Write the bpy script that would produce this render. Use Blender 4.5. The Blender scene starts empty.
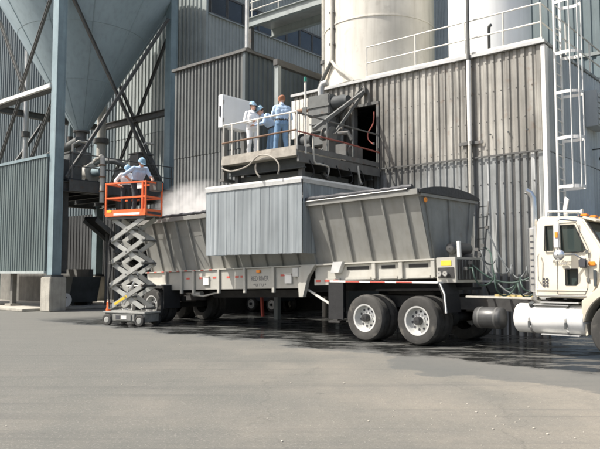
import bpy, bmesh, math, random
from mathutils import Vector, Matrix, Euler
import numpy as np
random.seed(7)
R = math.radians
scene = bpy.context.scene
COL = scene.collection

# ------------------------------------------------------------------ camera
FPX, PITCH, CAMH = 680.0, math.atan(49 / 680), 1.5
cd = bpy.data.cameras.new('camera'); cam = bpy.data.objects.new('camera', cd); COL.objects.link(cam)
cam.location = (0, 0, CAMH); cam.rotation_euler = (math.pi / 2 + PITCH, 0, 0)
cd.sensor_width = 36.0; cd.lens = 36.0 * FPX / 600.0; cd.clip_end = 2000
scene.camera = cam

# ------------------------------------------------------------------ frames
TB, TT = 50.0, 47.0                      # headings: buildings, truck
class Frame:
    def __init__(s, ox, oy, deg):
        s.o = Vector((ox, oy, 0)); s.rz = R(deg - 90)
        s.u = Vector((math.sin(R(deg)), -math.cos(R(deg)), 0)); s.v = Vector((math.cos(R(deg)), math.sin(R(deg)), 0))
    def w(s, p): return s.o + s.u * p[0] + s.v * p[1] + Vector((0, 0, p[2]))
FB = Frame(.05, 16.35, TB)               # x along the facades, y into the buildings
FT = Frame(2.44, 14.3, TT)               # x towards the truck's nose, y across the truck
FW = Frame(0, 0, 90)

# ------------------------------------------------------------------ light
SUN_EL = R(54)
sdir = (-FB.v * math.cos(R(42)) - FB.u * math.sin(R(42))).normalized()   # horizontal direction towards the sun
tosun = sdir * math.cos(SUN_EL) + Vector((0, 0, math.sin(SUN_EL)))
world = bpy.data.worlds.new('World'); scene.world = world; world.use_nodes = True
wn = world.node_tree; bg = wn.nodes['Background']
sky = wn.nodes.new('ShaderNodeTexSky'); sky.sky_type = 'NISHITA'; sky.sun_disc = False
sky.sun_elevation = SUN_EL; sky.sun_rotation = math.atan2(sdir.x, sdir.y)
sky.dust_density = 4.0; sky.air_density = 1.0; sky.ozone_density = 0.0
wn.links.new(sky.outputs[0], bg.inputs[0]); bg.inputs[1].default_value = 0.15
sl = bpy.data.lights.new('sun', 'SUN'); sl.energy = 5.0; sl.angle = R(0.6); sl.color = (1.0, .965, .91)
so = bpy.data.objects.new('sun', sl); COL.objects.link(so); so.rotation_euler = tosun.to_track_quat('Z', 'Y').to_euler()
so.location = (0, 0, 60)
vs = scene.view_settings; vs.view_transform = 'Standard'; vs.look = 'None'; vs.gamma = 1; vs.exposure = 0.45; vs.use_curve_mapping = False
scene.cycles.max_bounces = 6; scene.cycles.volume_bounces = 3; scene.cycles.filter_width = 1.8; scene.cycles.volume_step_rate = 2.0

# ------------------------------------------------------------------ materials
MATS = {}
def mat(name, col, rough=.6, metal=0.0, var=.18, scale=2.5, streak=0.0, scol=(.05, .045, .04), bump=0.0, bscale=40, spots=0.0, spcol=(.16, .08, .04), trans=0.0, emit=None, spec=.4, coat=0.0, stain_shade=(), bands=0.0, drips=0.0):
    m = bpy.data.materials.new(name); m.use_nodes = True; nt = m.node_tree; N = nt.nodes; L = nt.links
    b = N['Principled BSDF']; b.inputs['Roughness'].default_value = rough; b.inputs['Metallic'].default_value = metal
    b.inputs['Specular IOR Level'].default_value = spec
    if coat: b.inputs['Coat Weight'].default_value = coat; b.inputs['Coat Roughness'].default_value = .15
    geo = N.new('ShaderNodeNewGeometry'); obi = N.new('ShaderNodeObjectInfo')
    n1 = N.new('ShaderNodeTexNoise'); n1.inputs['Scale'].default_value = scale; n1.inputs['Detail'].default_value = 6; n1.inputs['Roughness'].default_value = .65
    L.new(geo.outputs['Position'], n1.inputs['Vector'])
    r1 = N.new('ShaderNodeMapRange'); r1.inputs[1].default_value = .3; r1.inputs[2].default_value = .7
    r1.inputs[3].default_value = 1 - var; r1.inputs[4].default_value = 1 + var
    L.new(n1.outputs[0], r1.inputs[0])
    ro = N.new('ShaderNodeMapRange'); ro.inputs[3].default_value = 1 - var * .8; ro.inputs[4].default_value = 1 + var * .8
    L.new(obi.outputs['Random'], ro.inputs[0])
    mm = N.new('ShaderNodeMath'); mm.operation = 'MULTIPLY'; L.new(r1.outputs[0], mm.inputs[0]); L.new(ro.outputs[0], mm.inputs[1])
    mx = N.new('ShaderNodeMix'); mx.data_type = 'RGBA'; mx.blend_type = 'MULTIPLY'; mx.inputs[0].default_value = 1
    mx.inputs[6].default_value = (*col, 1)
    cb = N.new('ShaderNodeCombineColor'); [L.new(mm.outputs[0], cb.inputs[i]) for i in range(3)]
    L.new(cb.outputs[0], mx.inputs[7]); out = mx.outputs[2]
    def layer(out, vec_scale, nscale, lo, hi, amt, color, detail=5):
        mp = N.new('ShaderNodeMapping'); mp.inputs['Scale'].default_value = vec_scale; L.new(geo.outputs['Position'], mp.inputs[0])
        n = N.new('ShaderNodeTexNoise'); n.inputs['Scale'].default_value = nscale; n.inputs['Detail'].default_value = detail
        L.new(mp.outputs[0], n.inputs['Vector'])
        r = N.new('ShaderNodeMapRange'); r.inputs[1].default_value = lo; r.inputs[2].default_value = hi; r.inputs[4].default_value = amt
        L.new(n.outputs[0], r.inputs[0])
        x = N.new('ShaderNodeMix'); x.data_type = 'RGBA'; L.new(r.outputs[0], x.inputs[0]); L.new(out, x.inputs[6]); x.inputs[7].default_value = (*color, 1)
        return x.outputs[2]
    if streak: out = layer(out, (5, 5, .35), 1.3, .48, .78, streak, scol)
    if bands: out = layer(layer(out, (1.5, 1.5, .09), 1.0, .47, .64, bands, scol, 6), (7, 7, .16), 1.0, .54, .64, bands * .9, tuple(q * .7 for q in scol), 4)
    if drips: out = layer(out, (4.5, 4.5, .22), 1.0, .57, .63, drips, (.62, .63, .61), 3)
    if spots: out = layer(out, (1, 1, 1), 4.5, .60, .70, spots, spcol, 8)
    for (pt, rad, amt, scol_) in stain_shade:
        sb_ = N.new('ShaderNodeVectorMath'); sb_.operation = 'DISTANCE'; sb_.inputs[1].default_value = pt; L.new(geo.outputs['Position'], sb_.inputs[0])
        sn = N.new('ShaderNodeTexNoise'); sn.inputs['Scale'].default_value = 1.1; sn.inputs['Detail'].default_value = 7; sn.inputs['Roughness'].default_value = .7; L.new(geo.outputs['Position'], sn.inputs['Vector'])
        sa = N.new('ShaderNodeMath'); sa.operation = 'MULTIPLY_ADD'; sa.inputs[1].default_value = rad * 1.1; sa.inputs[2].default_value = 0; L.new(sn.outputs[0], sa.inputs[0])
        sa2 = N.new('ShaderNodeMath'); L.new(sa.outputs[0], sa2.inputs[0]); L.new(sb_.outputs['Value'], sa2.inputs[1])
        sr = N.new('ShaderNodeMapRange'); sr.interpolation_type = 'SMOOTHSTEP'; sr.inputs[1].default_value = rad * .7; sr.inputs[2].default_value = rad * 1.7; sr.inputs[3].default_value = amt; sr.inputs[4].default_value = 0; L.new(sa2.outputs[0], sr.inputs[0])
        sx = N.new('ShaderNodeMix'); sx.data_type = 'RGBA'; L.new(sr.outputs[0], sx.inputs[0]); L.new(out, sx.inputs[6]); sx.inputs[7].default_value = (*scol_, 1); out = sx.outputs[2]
    L.new(out, b.inputs['Base Color'])
    rr = N.new('ShaderNodeMapRange'); rr.inputs[3].default_value = max(.02, rough - .12); rr.inputs[4].default_value = min(1, rough + .12)
    L.new(n1.outputs[0], rr.inputs[0]); L.new(rr.outputs[0], b.inputs['Roughness'])
    if bump:
        n2 = N.new('ShaderNodeTexNoise'); n2.inputs['Scale'].default_value = bscale; n2.inputs['Detail'].default_value = 4
        L.new(geo.outputs['Position'], n2.inputs['Vector']); bp = N.new('ShaderNodeBump'); bp.inputs['Strength'].default_value = bump; bp.inputs['Distance'].default_value = .02
        L.new(n2.outputs[0], bp.inputs['Height']); L.new(bp.outputs[0], b.inputs['Normal'])
    if trans: b.inputs['Transmission Weight'].default_value = trans
    if emit: b.inputs['Emission Color'].default_value = (*emit, 1); b.inputs['Emission Strength'].default_value = .6
    MATS[name] = m; return m

SOOT_SHADE = ((tuple(FB.w((1.6, 3.6, .3))), 1.7, .85, (.035, .035, .034)), (tuple(FB.w((1.6, 3.6, 2.6))), 1.5, .7, (.08, .08, .075)), (tuple(FB.w((-1.0, 3.6, 5.2))), 2.3, .9, (.075, .07, .06)), (tuple(FB.w((.6, 3.6, 4.3))), 1.1, .6, (.09, .085, .075)), (tuple(FB.w((-2.6, 3.6, 4.4))), 1.9, .8, (.07, .065, .06)))  # lowest patch paints shade behind the tractor; the rest are soot stains
mat('sheet_light', (.36, .345, .305), .55, .0, .22, 1.2, .85, (.12, .113, .098), bump=.15, bscale=9, spots=.3, stain_shade=SOOT_SHADE, bands=.75)
mat('sheet_grey', (.255, .265, .258), .5, .0, .22, 1.4, .6, (.12, .12, .112), bump=.2, bscale=9, bands=.6, stain_shade=SOOT_SHADE, drips=.8)
mat('sheet_dark', (.148, .155, .148), .6, .0, .2, 1.2, .5, (.09, .09, .085), bump=.12, bscale=9)
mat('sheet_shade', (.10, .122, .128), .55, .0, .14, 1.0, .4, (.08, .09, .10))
mat('sheet_side', (.45, .48, .48), .55, .0, .14, 1.0, .4, (.3, .32, .33))
mat('sheet_green', (.40, .425, .40), .55, .0, .14, 1.0, .4, (.27, .29, .27))
mat('sheet_pale', (.33, .36, .345), .55, .0, .16, 1.0, .4, (.2, .21, .21))
mat('sheet_blue', (.16, .205, .215), .55, .0, .12, 1.0, .35, (.17, .2, .21))
mat('sheet_teal', (.11, .138, .134), .5, .0, .14, 1.3, .4, (.07, .09, .09))
mat('wall_core', (.10, .10, .095), .9)
mat('steel_blue', (.22, .285, .30), .5, .0, .16, 1.6, .4, (.12, .13, .13))
mat('steel_dark', (.055, .06, .06), .7, .0, .3, 2.0, .3, (.03, .03, .03))
mat('sheet_deep_shade', (.045, .047, .047), .8, .0, .3, 1.0, .4, (.025, .025, .025))  # near-black tone stands in for shade under the machine floor
mat('steel_mid', (.115, .115, .108), .6, .0, .25, 3.0, .4, (.07, .06, .05), spots=.3)
mat('cone_paint', (.285, .352, .372), .45, .0, .08, .7, .35, (.17, .2, .205))
mat('cream_silo', (.70, .665, .58), .5, .0, .08, 1.0, .7, (.40, .36, .29), spots=.3, spcol=(.38, .35, .29), stain_shade=((tuple(FB.w((-2.6, 4.2, 7.2))), 1.0, .6, (.50, .40, .27)), (tuple(FB.w((.3, 4.4, 8.6))), 1.1, .55, (.36, .34, .29))))
mat('white_silo', (.78, .78, .75), .45, .0, .05, 1.0, .35, (.55, .54, .5))
mat('white_paint', (.75, .74, .70), .45, .0, .08, 3, .3, (.45, .43, .38))
mat('rail_paint', (.62, .60, .54), .5, .0, .12, 4, .2, (.35, .3, .24))
mat('galv', (.48, .48, .46), .42, .3, .15, 4)
mat('concrete', (.36, .34, .29), .9, .0, .2, 2.0, .5, (.16, .15, .13), bump=.4, bscale=25)
mat('concrete_old', (.16, .155, .14), .9, .0, .25, 2.0, .5, (.07, .07, .065), bump=.4, bscale=25)
mat('trailer_paint', (.235, .233, .213), .5, .0, .12, 1.6, .45, (.17, .16, .135), bump=.08, bscale=14, spots=.15, spcol=(.18, .155, .12))
mat('trailer_end', (.22, .225, .21), .55, .0, .2, 1.8, .5, (.10, .10, .09), spots=.2)  # darker end colour stands in for shade on the unlit front face
mat('trailer_rail', (.40, .388, .342), .5, .0, .10, 2.2, .4, (.34, .31, .26), spots=.18, spcol=(.3, .26, .2))
mat('black_rubber', (.022, .022, .022), .8, .0, .3, 8, 0, bump=.2, bscale=60)
mat('tyre_rubber', (.055, .053, .048), .85, .0, .35, 5, .0, spots=.6, spcol=(.14, .13, .11))
mat('tarp_black', (.03, .031, .034), .5, .0, .35, 6, bump=.5, bscale=12)
mat('undercarriage', (.035, .034, .032), .8, .0, .4, 4, spots=.4, spcol=(.07, .06, .05))
mat('wheel_alloy', (.58, .58, .55), .4, .3, .10, 5, .0, spots=.2, spcol=(.4, .37, .32))
mat('hub_dark', (.06, .06, .06), .5, .4, .3, 6)
mat('cab_cream', (.70, .645, .52), .32, .0, .05, 1.2, .12, (.5, .43, .32), coat=.25, stain_shade=((tuple(FT.w((2.9, .1, .95))), .42, .55, (.36, .31, .24)), (tuple(FT.w((3.6, .1, .75))), .45, .6, (.30, .26, .2))))
mat('chrome', (.70, .70, .70), .22, .9, .08, 4)
mat('tank_white', (.82, .81, .77), .3, .0, .06, 2, .2, (.5, .47, .4), coat=.3)
mat('tank_dark', (.07, .07, .068), .4, .3, .2, 4)
mat('glass_dark', (.035, .05, .048), .05, .0, .05, 2, spec=.6)
mat('glass_band', (.05, .06, .065), .25, .0, .25, 1.0, spec=.5)
mat('lamp_amber', (.85, .28, .03), .35, .0, .05)
mat('lamp_red', (.6, .05, .03), .4, .0, .1)
mat('tape_red', (.48, .09, .065), .5, .0, .15)
mat('yellow', (.75, .52, .05), .55, .0, .12, 5)
mat('deck_dust', (.34, .315, .27), .85, .0, .25, 4, .5, (.15, .13, .11), spots=.4, spcol=(.16, .12, .09))
mat('plank', (.42, .33, .14), .7, .0, .2, 5)
mat('ink_faded', (.13, .13, .13), .7, .0, .2)
mat('ink', (.06, .06, .065), .7, .0, .1)
mat('lift_orange', (.80, .155, .045), .45, .0, .12, 3, .25, (.42, .11, .05), spots=.3, spcol=(.34, .13, .07))
mat('lift_grey', (.36, .36, .33), .55, .0, .18, 3, .35, (.22, .2, .17), spots=.2)
mat('lift_base', (.22, .22, .20), .6, .0, .25, 4, spots=.4, spcol=(.4, .39, .35))
mat('cabinet_white', (.80, .81, .80), .45, .0, .04, 2, .15, (.55, .55, .52))
mat('machine_grey', (.135, .14, .132), .6, .0, .2, 4, .4, (.11, .1, .09), spots=.4)
mat('pipe_rust', (.20, .12, .075), .75, .0, .3, 6, spots=.5)
mat('pipe_pale', (.50, .48, .42), .5, .0, .15, 4, .3, (.25, .2, .15))
mat('hose_green', (.04, .07, .055), .5, .0, .2, 8)
mat('hose_grey', (.13, .14, .14), .5, .0, .2, 8)
mat('hose_red', (.30, .085, .065), .5, .0, .15, 8)
mat('ash', (.22, .21, .19), .95, .0, .25, 6, bump=.6, bscale=20)
mat('skin', (.58, .34, .25), .55, .0, .06, 12)
mat('cloth_white', (.80, .80, .79), .85, .0, .05, 9, bump=.3, bscale=25)
mat('cloth_sky', (.45, .58, .74), .85, .0, .06, 9, bump=.3, bscale=25)
mat('cloth_jean', (.17, .28, .42), .9, .0, .10, 9, bump=.3, bscale=25)
mat('cloth_dark', (.045, .05, .055), .9, .0, .12, 9, bump=.3, bscale=25)
mat('boot', (.05, .04, .03), .7)
mat('cap_blue', (.24, .38, .48), .4, .0, .06)
mat('cap_orange', (.80, .26, .08), .45, .0, .06)
mat('hair_red', (.33, .14, .075), .7)
mat('hair', (.07, .04, .025), .8)
mat('cart_body', (.05, .06, .07), .5, .0, .2)
mat('cart_blue', (.03, .06, .22), .45, .0, .1)
mat('pebble', (.42, .39, .33), .9, .0, .35, 30)
mat('beacon_green', (.03, .20, .14), .3, .0, .05)

def curtain_mat():
    m = mat('curtain_vinyl', (.37, .40, .41), .35, .0, .15, .8, .0, bump=.2, bscale=5)
    nt = m.node_tree; b = nt.nodes['Principled BSDF']; o = nt.nodes['Material Output']
    N = nt.nodes; L = nt.links; src = b.inputs['Base Color'].links[0].from_socket; geo = [n for n in N if n.type == 'NEW_GEOMETRY'][0]
    for sc_, nsc, lo, hi, amt, col in (((16, 16, .12), 1.0, .5, .72, .75, (.66, .70, .71)), ((5, 5, .2), 1.0, .52, .78, .45, (.2, .22, .225)), ((2, 2, .8), .8, .5, .7, .35, (.22, .24, .24))):
        mp = N.new('ShaderNodeMapping'); mp.inputs['Scale'].default_value = sc_; L.new(geo.outputs['Position'], mp.inputs[0]); n_ = N.new('ShaderNodeTexNoise'); n_.inputs['Scale'].default_value = nsc; n_.inputs['Detail'].default_value = 4; L.new(mp.outputs[0], n_.inputs['Vector'])
        r_ = N.new('ShaderNodeMapRange'); r_.inputs[1].default_value = lo; r_.inputs[2].default_value = hi; r_.inputs[4].default_value = amt; L.new(n_.outputs[0], r_.inputs[0])
        x_ = N.new('ShaderNodeMix'); x_.data_type = 'RGBA'; L.new(r_.outputs[0], x_.inputs[0]); L.new(src, x_.inputs[6]); x_.inputs[7].default_value = (*col, 1); src = x_.outputs[2]
    L.new(src, b.inputs['Base Color'])
    tr = nt.nodes.new('ShaderNodeBsdfTranslucent'); tr.inputs[0].default_value = (.36, .43, .47, 1)
    tp = nt.nodes.new('ShaderNodeBsdfTransparent'); tp.inputs[0].default_value = (.85, .9, .92, 1)
    a = nt.nodes.new('ShaderNodeMixShader'); a.inputs[0].default_value = .28
    c = nt.nodes.new('ShaderNodeMixShader'); c.inputs[0].default_value = .2
    nt.links.new(b.outputs[0], a.inputs[1]); nt.links.new(tr.outputs[0], a.inputs[2])
    nt.links.new(a.outputs[0], c.inputs[1]); nt.links.new(tp.outputs[0], c.inputs[2]); nt.links.new(c.outputs[0], o.inputs[0])
curtain_mat()

def ground_mat():
    m = bpy.data.materials.new('yard_concrete'); m.use_nodes = True; nt = m.node_tree; N = nt.nodes; L = nt.links
    b = N['Principled BSDF']; geo = N.new('ShaderNodeNewGeometry')
    def noise(scale, detail=6, vs=(1, 1, 1), rough=.6, rot=0):
        mp = N.new('ShaderNodeMapping'); mp.inputs['Scale'].default_value = vs; mp.inputs['Rotation'].default_value = (0, 0, rot); L.new(geo.outputs['Position'], mp.inputs[0])
        n = N.new('ShaderNodeTexNoise'); n.inputs['Scale'].default_value = scale; n.inputs['Detail'].default_value = detail; n.inputs['Roughness'].default_value = rough
        L.new(mp.outputs[0], n.inputs['Vector']); return n.outputs[0]
    def ramp(x, a, c, lo=0., hi=1.):
        r = N.new('ShaderNodeMapRange'); r.interpolation_type = 'SMOOTHSTEP'; r.inputs[1].default_value = a; r.inputs[2].default_value = c; r.inputs[3].default_value = lo; r.inputs[4].default_value = hi
        L.new(x, r.inputs[0]); return r.outputs[0]
    def mth(op, a, c):
        q = N.new('ShaderNodeMath'); q.operation = op
        for i, s in enumerate((a, c)):
            if isinstance(s, (int, float)): q.inputs[i].default_value = s
            else: L.new(s, q.inputs[i])
        return q.outputs[0]
    def mix(f, A, Bc, mode='MIX'):
        x = N.new('ShaderNodeMix'); x.data_type = 'RGBA'; x.blend_type = mode
        if isinstance(f, (int, float)): x.inputs[0].default_value = f
        else: L.new(f, x.inputs[0])
        for i, s in ((6, A), (7, Bc)):
            if isinstance(s, tuple): x.inputs[i].default_value = (*s, 1)
            else: L.new(s, x.inputs[i])
        return x.outputs[2]
    sep = N.new('ShaderNodeSeparateXYZ'); L.new(geo.outputs['Position'], sep.inputs[0])
    # tan dust lies over the grey slab, more of it on the truck's exit side
    e = mth('ADD', mth('MULTIPLY', sep.outputs[0], .055), mth('MULTIPLY', sep.outputs[1], -.012))
    dust = ramp(mth('ADD', mth('ADD', e, noise(.35, 5)), mth('MULTIPLY', noise(1.0, 5, (1, .25, 1), rot=R(-14)), .5)), .35, 1.15)
    c = mix(dust, (.125, .127, .114), (.28, .252, .208))
    c = mix(ramp(noise(1.2, 8, (.5, 2.2, 1), .7, R(8)), .35, .7, 0, .25), c, (.19, .182, .165))
    c = mix(ramp(noise(7, 8, rough=.75), .45, .75, 0, .4), c, (.105, .105, .098))
    c = mix(ramp(noise(34, 4, rough=.8), .55, .66, 0, .65), c, (.38, .36, .32))
    c = mix(ramp(noise(60, 3, rough=.8), .56, .68, 0, .7), c, (.06, .058, .055))
    c = mix(ramp(noise(150, 2, rough=.8), .5, .75, 0, .5), c, (.07, .068, .064))
    # tyre tracks sweeping along the truck lane
    ta = R(TT - 90)
    tr = noise(1.0, 3, (.12, 2.6, 1), .6, -ta)
    c = mix(ramp(tr, .52, .68, 0, .4), c, (.10, .10, .094))
    tr2 = noise(1.0, 4, (.05, 5.5, 1), .6, R(-4)); c = mix(ramp(tr2, .55, .68, 0, .14), c, (.10, .10, .095))
    oil = ramp(noise(.9, 5, rough=.6), .66, .74, 0, .6); c = mix(oil, c, (.06, .06, .058))
    # cracks
    vo = N.new('ShaderNodeTexVoronoi'); vo.feature = 'DISTANCE_TO_EDGE'; vo.inputs['Scale'].default_value = .28
    wv = N.new('ShaderNodeVectorMath'); wv.operation = 'ADD'; nz = N.new('ShaderNodeTexNoise'); nz.inputs['Scale'].default_value = 1.4; nz.inputs['Detail'].default_value = 8; L.new(geo.outputs['Position'], nz.inputs['Vector'])
    wm = N.new('ShaderNodeVectorMath'); wm.operation = 'SCALE'; wm.inputs['Scale'].default_value = 1.3; L.new(nz.outputs['Color'], wm.inputs[0]); L.new(geo.outputs['Position'], wv.inputs[0]); L.new(wm.outputs[0], wv.inputs[1]); L.new(wv.outputs[0], vo.inputs['Vector'])
    crk = ramp(vo.outputs['Distance'], .001, .005, .22, 0); c = mix(crk, c, (.05, .05, .048))
    c = mix(1.0, c, (.88, .87, .84), 'MULTIPLY')
    # wet: water along and beside the truck, darkened further as shade under it; distance across the lane
    acr = mth('ADD', mth('MULTIPLY', mth('SUBTRACT', sep.outputs[0], 2.44), FT.v.x), mth('MULTIPLY', mth('SUBTRACT', sep.outputs[1], 14.3), FT.v.y))
    alo = mth('ADD', mth('MULTIPLY', mth('SUBTRACT', sep.outputs[0], 2.44), FT.u.x), mth('MULTIPLY', mth('SUBTRACT', sep.outputs[1], 14.3), FT.u.y))
    edge = mth('ADD', acr, mth('MULTIPLY', mth('SUBTRACT', noise(.55, 6, rough=.7), .5), 3.2))
    nose = ramp(alo, .3, 1.8, 0., 1.3)
    wet = ramp(mth('ADD', edge, nose), -1.85, -1.7, 0, 1)
    wet = mth('MULTIPLY', wet, ramp(acr, 7, 9, 1, 0)); wet = mth('MULTIPLY', wet, ramp(alo, -15, -11, 0, 1))
    blotch = ramp(noise(1.9, 8, (.5, 1.7, 1), .75, -ta), .42, .52, .30, 1)
    inner = ramp(edge, -1.75, -1.35, .08, 1); wet2 = mth('MULTIPLY', mth('MULTIPLY', wet, blotch), inner)
    c = mix(mth('MULTIPLY', wet, .62), c, (.085, .09, .086)); c = mix(mth('MULTIPLY', wet2, .88), c, (.016, .017, .017))
    L.new(c, b.inputs['Base Color'])
    rg = mth('SUBTRACT', .9, mth('MULTIPLY', wet2, .78)); L.new(rg, b.inputs['Roughness'])
    bp = N.new('ShaderNodeBump'); bp.inputs['Distance'].default_value = .012
    L.new(mth('SUBTRACT', .55, mth('MULTIPLY', wet2, .5)), bp.inputs['Strength']); L.new(mth('ADD', noise(30, 6, rough=.8), mth('MULTIPLY', noise(4, 4), 1.5)), bp.inputs['Height']); L.new(bp.outputs[0], b.inputs['Normal'])
    MATS['yard'] = m
ground_mat()

# ------------------------------------------------------------------ mesh helper
class MB:
    def __init__(s): s.v = []; s.f = []; s.sm = []
    def add(s, vs, fs, smooth=False):
        k = len(s.v); s.v += [tuple(p) for p in vs]; s.f += [tuple(k + i for i in f) for f in fs]; s.sm += [smooth] * len(fs); return s
    def box(s, x0, x1, y0, y1, z0, z1):
        vs = [(x, y, z) for x in (x0, x1) for y in (y0, y1) for z in (z0, z1)]
        return s.add(vs, [(0, 1, 3, 2), (4, 6, 7, 5), (0, 4, 5, 1), (2, 3, 7, 6), (0, 2, 6, 4), (1, 5, 7, 3)])
    def prism(s, poly, axis, a, b):
        """poly of 2D points extruded along axis 'x','y','z' from a to b"""
        def P(p, t):
            return {'x': (t, p[0], p[1]), 'y': (p[0], t, p[1]), 'z': (p[0], p[1], t)}[axis]
        n = len(poly); vs = [P(p, a) for p in poly] + [P(p, b) for p in poly]
        fs = [tuple(range(n - 1, -1, -1)), tuple(range(n, 2 * n))] + [(i, (i + 1) % n, n + (i + 1) % n, n + i) for i in range(n)]
        return s.add(vs, fs)
    def bar(s, p, q, w, h, up=(0, 0, 1)):
        p, q = Vector(p), Vector(q); d = (q - p).normalized(); up = Vector(up)
        if abs(d.dot(up)) > .99: up = Vector((1, 0, 0))
        a = d.cross(up).normalized(); b = a.cross(d)
        vs = [c + a * (i * w / 2) + b * (j * h / 2) for c in (p, q) for i, j in ((-1, -1), (1, -1), (1, 1), (-1, 1))]
        return s.add(vs, [(3, 2, 1, 0), (4, 5, 6, 7), (0, 1, 5, 4), (1, 2, 6, 5), (2, 3, 7, 6), (3, 0, 4, 7)])
    def ibeam(s, p, q, w, h, t, up=(0, 0, 1)):
        p, q = Vector(p), Vector(q); d = (q - p).normalized(); up = Vector(up)
        if abs(d.dot(up)) > .99: up = Vector((1, 0, 0))
        a = d.cross(up).normalized(); b = a.cross(d)
        o = b * (h / 2 - t / 2)
        s.bar(p + o, q + o, w, t, up); s.bar(p - o, q - o, w, t, up); s.bar(p, q, t, h - 2 * t, up); return s
    def tube(s, pts, r, n=10, cap=True):
        pts = [Vector(p) for p in pts]; rs = r if isinstance(r, (list, tuple)) else [r] * len(pts)
        vs = []; fs = []; prev = None
        for i, p in enumerate(pts):
            d = (pts[min(i + 1, len(pts) - 1)] - pts[max(i - 1, 0)]).normalized()
            if prev is None:
                a = d.cross(Vector((0, 0, 1)) if abs(d.z) < .95 else Vector((1, 0, 0))).normalized()
            else:
                a = (prev - d * prev.dot(d)).normalized()
            prev = a; b = d.cross(a)
            vs += [p + (a * math.cos(2 * math.pi * k / n) + b * math.sin(2 * math.pi * k / n)) * rs[i] for k in range(n)]
        for i in range(len(pts) - 1):
            fs += [(i * n + k, i * n + (k + 1) % n, (i + 1) * n + (k + 1) % n, (i + 1) * n + k) for k in range(n)]
        s.add(vs, fs, True)
        if cap:
            m = len(pts) - 1; k0 = len(s.v) - len(vs)
            s.f += [tuple(k0 + k for k in range(n - 1, -1, -1)), tuple(k0 + m * n + k for k in range(n))]; s.sm += [False, False]
        return s
    def lathe(s, prof, c, axis='z', n=32, a0=0, a1=2 * math.pi, smooth=True):
        """prof = [(r, h)], closed sweep round an axis through c"""
        full = abs(a1 - a0) > 6.28; m = n if full else n + 1; vs = []
        for i in range(m):
            t = a0 + (a1 - a0) * i / n; ct, st = math.cos(t), math.sin(t)
            for r, h in prof:
                if axis == 'z': q = (r * ct, r * st, h)
                elif axis == 'y': q = (r * ct, h, r * st)
                else: q = (h, r * ct, r * st)
                vs.append((c[0] + q[0], c[1] + q[1], c[2] + q[2]))
        k = len(prof); fs = []
        for i in range(n):
            j = (i + 1) % m
            fs += [(i * k + a, i * k + a + 1, j * k + a + 1, j * k + a) for a in range(k - 1)]
        return s.add(vs, fs, smooth)
    def cyl(s, p, q, r, n=16, r2=None): return s.tube([p, q], [r, r if r2 is None else r2], n)
    def sphere(s, c, r, n=14, m=9, sc=(1, 1, 1)):
        vs = []; fs = []
        for i in range(m + 1):
            t = math.pi * i / m
            for k in range(n):
                a = 2 * math.pi * k / n
                vs.append((c[0] + r * sc[0] * math.sin(t) * math.cos(a), c[1] + r * sc[1] * math.sin(t) * math.sin(a), c[2] + r * sc[2] * math.cos(t)))
        for i in range(m):
            fs += [(i * n + k, i * n + (k + 1) % n, (i + 1) * n + (k + 1) % n, (i + 1) * n + k) for k in range(n)]
        return s.add(vs, fs, True)
    def mesh(s, name, off=(0, 0, 0), bevel=0, sharp=35):
        me = bpy.data.meshes.new(name)
        me.from_pydata([(p[0] - off[0], p[1] - off[1], p[2] - off[2]) for p in s.v], [], s.f)
        bm = bmesh.new(); bm.from_mesh(me)
        for f, q in zip(bm.faces, s.sm): f.smooth = q
        bmesh.ops.remove_doubles(bm, verts=bm.verts, dist=1e-5); bmesh.ops.recalc_face_normals(bm, faces=bm.faces)
        if bevel:
            ed = [e for e in bm.edges if len(e.link_faces) == 2 and e.calc_face_angle(0) > R(40)]
            bmesh.ops.bevel(bm, geom=ed, offset=bevel, segments=2, affect='EDGES', clamp_overlap=True)
        bm.to_mesh(me); bm.free()
        if any(s.sm): me.set_sharp_from_angle(angle=R(sharp))
        return me

def tag(o, label=None, cat=None, group=None, kind=None):
    if label: o['label'] = label
    if cat: o['category'] = cat
    if group: o['group'] = group
    if kind: o['kind'] = kind
    return o
def thing(name, label, cat, base=(0, 0, 0), fr=FB, group=None, pitch=0):
    o = bpy.data.objects.new(name, None); COL.objects.link(o); o.location = fr.w(base); o.rotation_euler = (0, pitch, fr.rz)
    o.empty_display_size = .3; tag(o, label, cat, group); o['_b'] = tuple(base); return o
def tbase(o):
    while o.parent: o = o.parent
    return o['_b'] if '_b' in o else (0, 0, 0)
def part(parent, name, m, mb, bevel=0, kind=None, label=None):
    """one mesh object; mb is in the frame's coordinates"""
    me = mb.mesh(name, tbase(parent), bevel); me.materials.append(MATS[m])
    o = bpy.data.objects.new(name, me); COL.objects.link(o); o.parent = parent
    tag(o, label, kind=kind); return o
def place(parent, name, me, loc, rz=0, ry=0):
    """shared mesh data put at a spot given in the frame's coordinates"""
    b = tbase(parent); o = bpy.data.objects.new(name, me); COL.objects.link(o); o.parent = parent
    o.location = (loc[0] - b[0], loc[1] - b[1], loc[2] - b[2]); o.rotation_euler = (0, ry, rz); return o
def solo(name, m, mb, label, cat, fr=FB, base=None, bevel=0, group=None, kind=None):
    """a thing that is one mesh, its origin at its base"""
    if base is None:
        a = np.array(mb.v); base = (float(a[:, 0].mean()), float(a[:, 1].mean()), float(a[:, 2].min()))
    me = mb.mesh(name, base, bevel); me.materials.append(MATS[m]); o = bpy.data.objects.new(name, me); COL.objects.link(o)
    o.location = fr.w(base); o.rotation_euler = (0, 0, fr.rz); tag(o, label, cat, group, kind); return o
def evalmesh(o):
    dg = bpy.context.evaluated_depsgraph_get(); dg.update(); me = bpy.data.meshes.new_from_object(o.evaluated_get(dg)); return me
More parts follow.
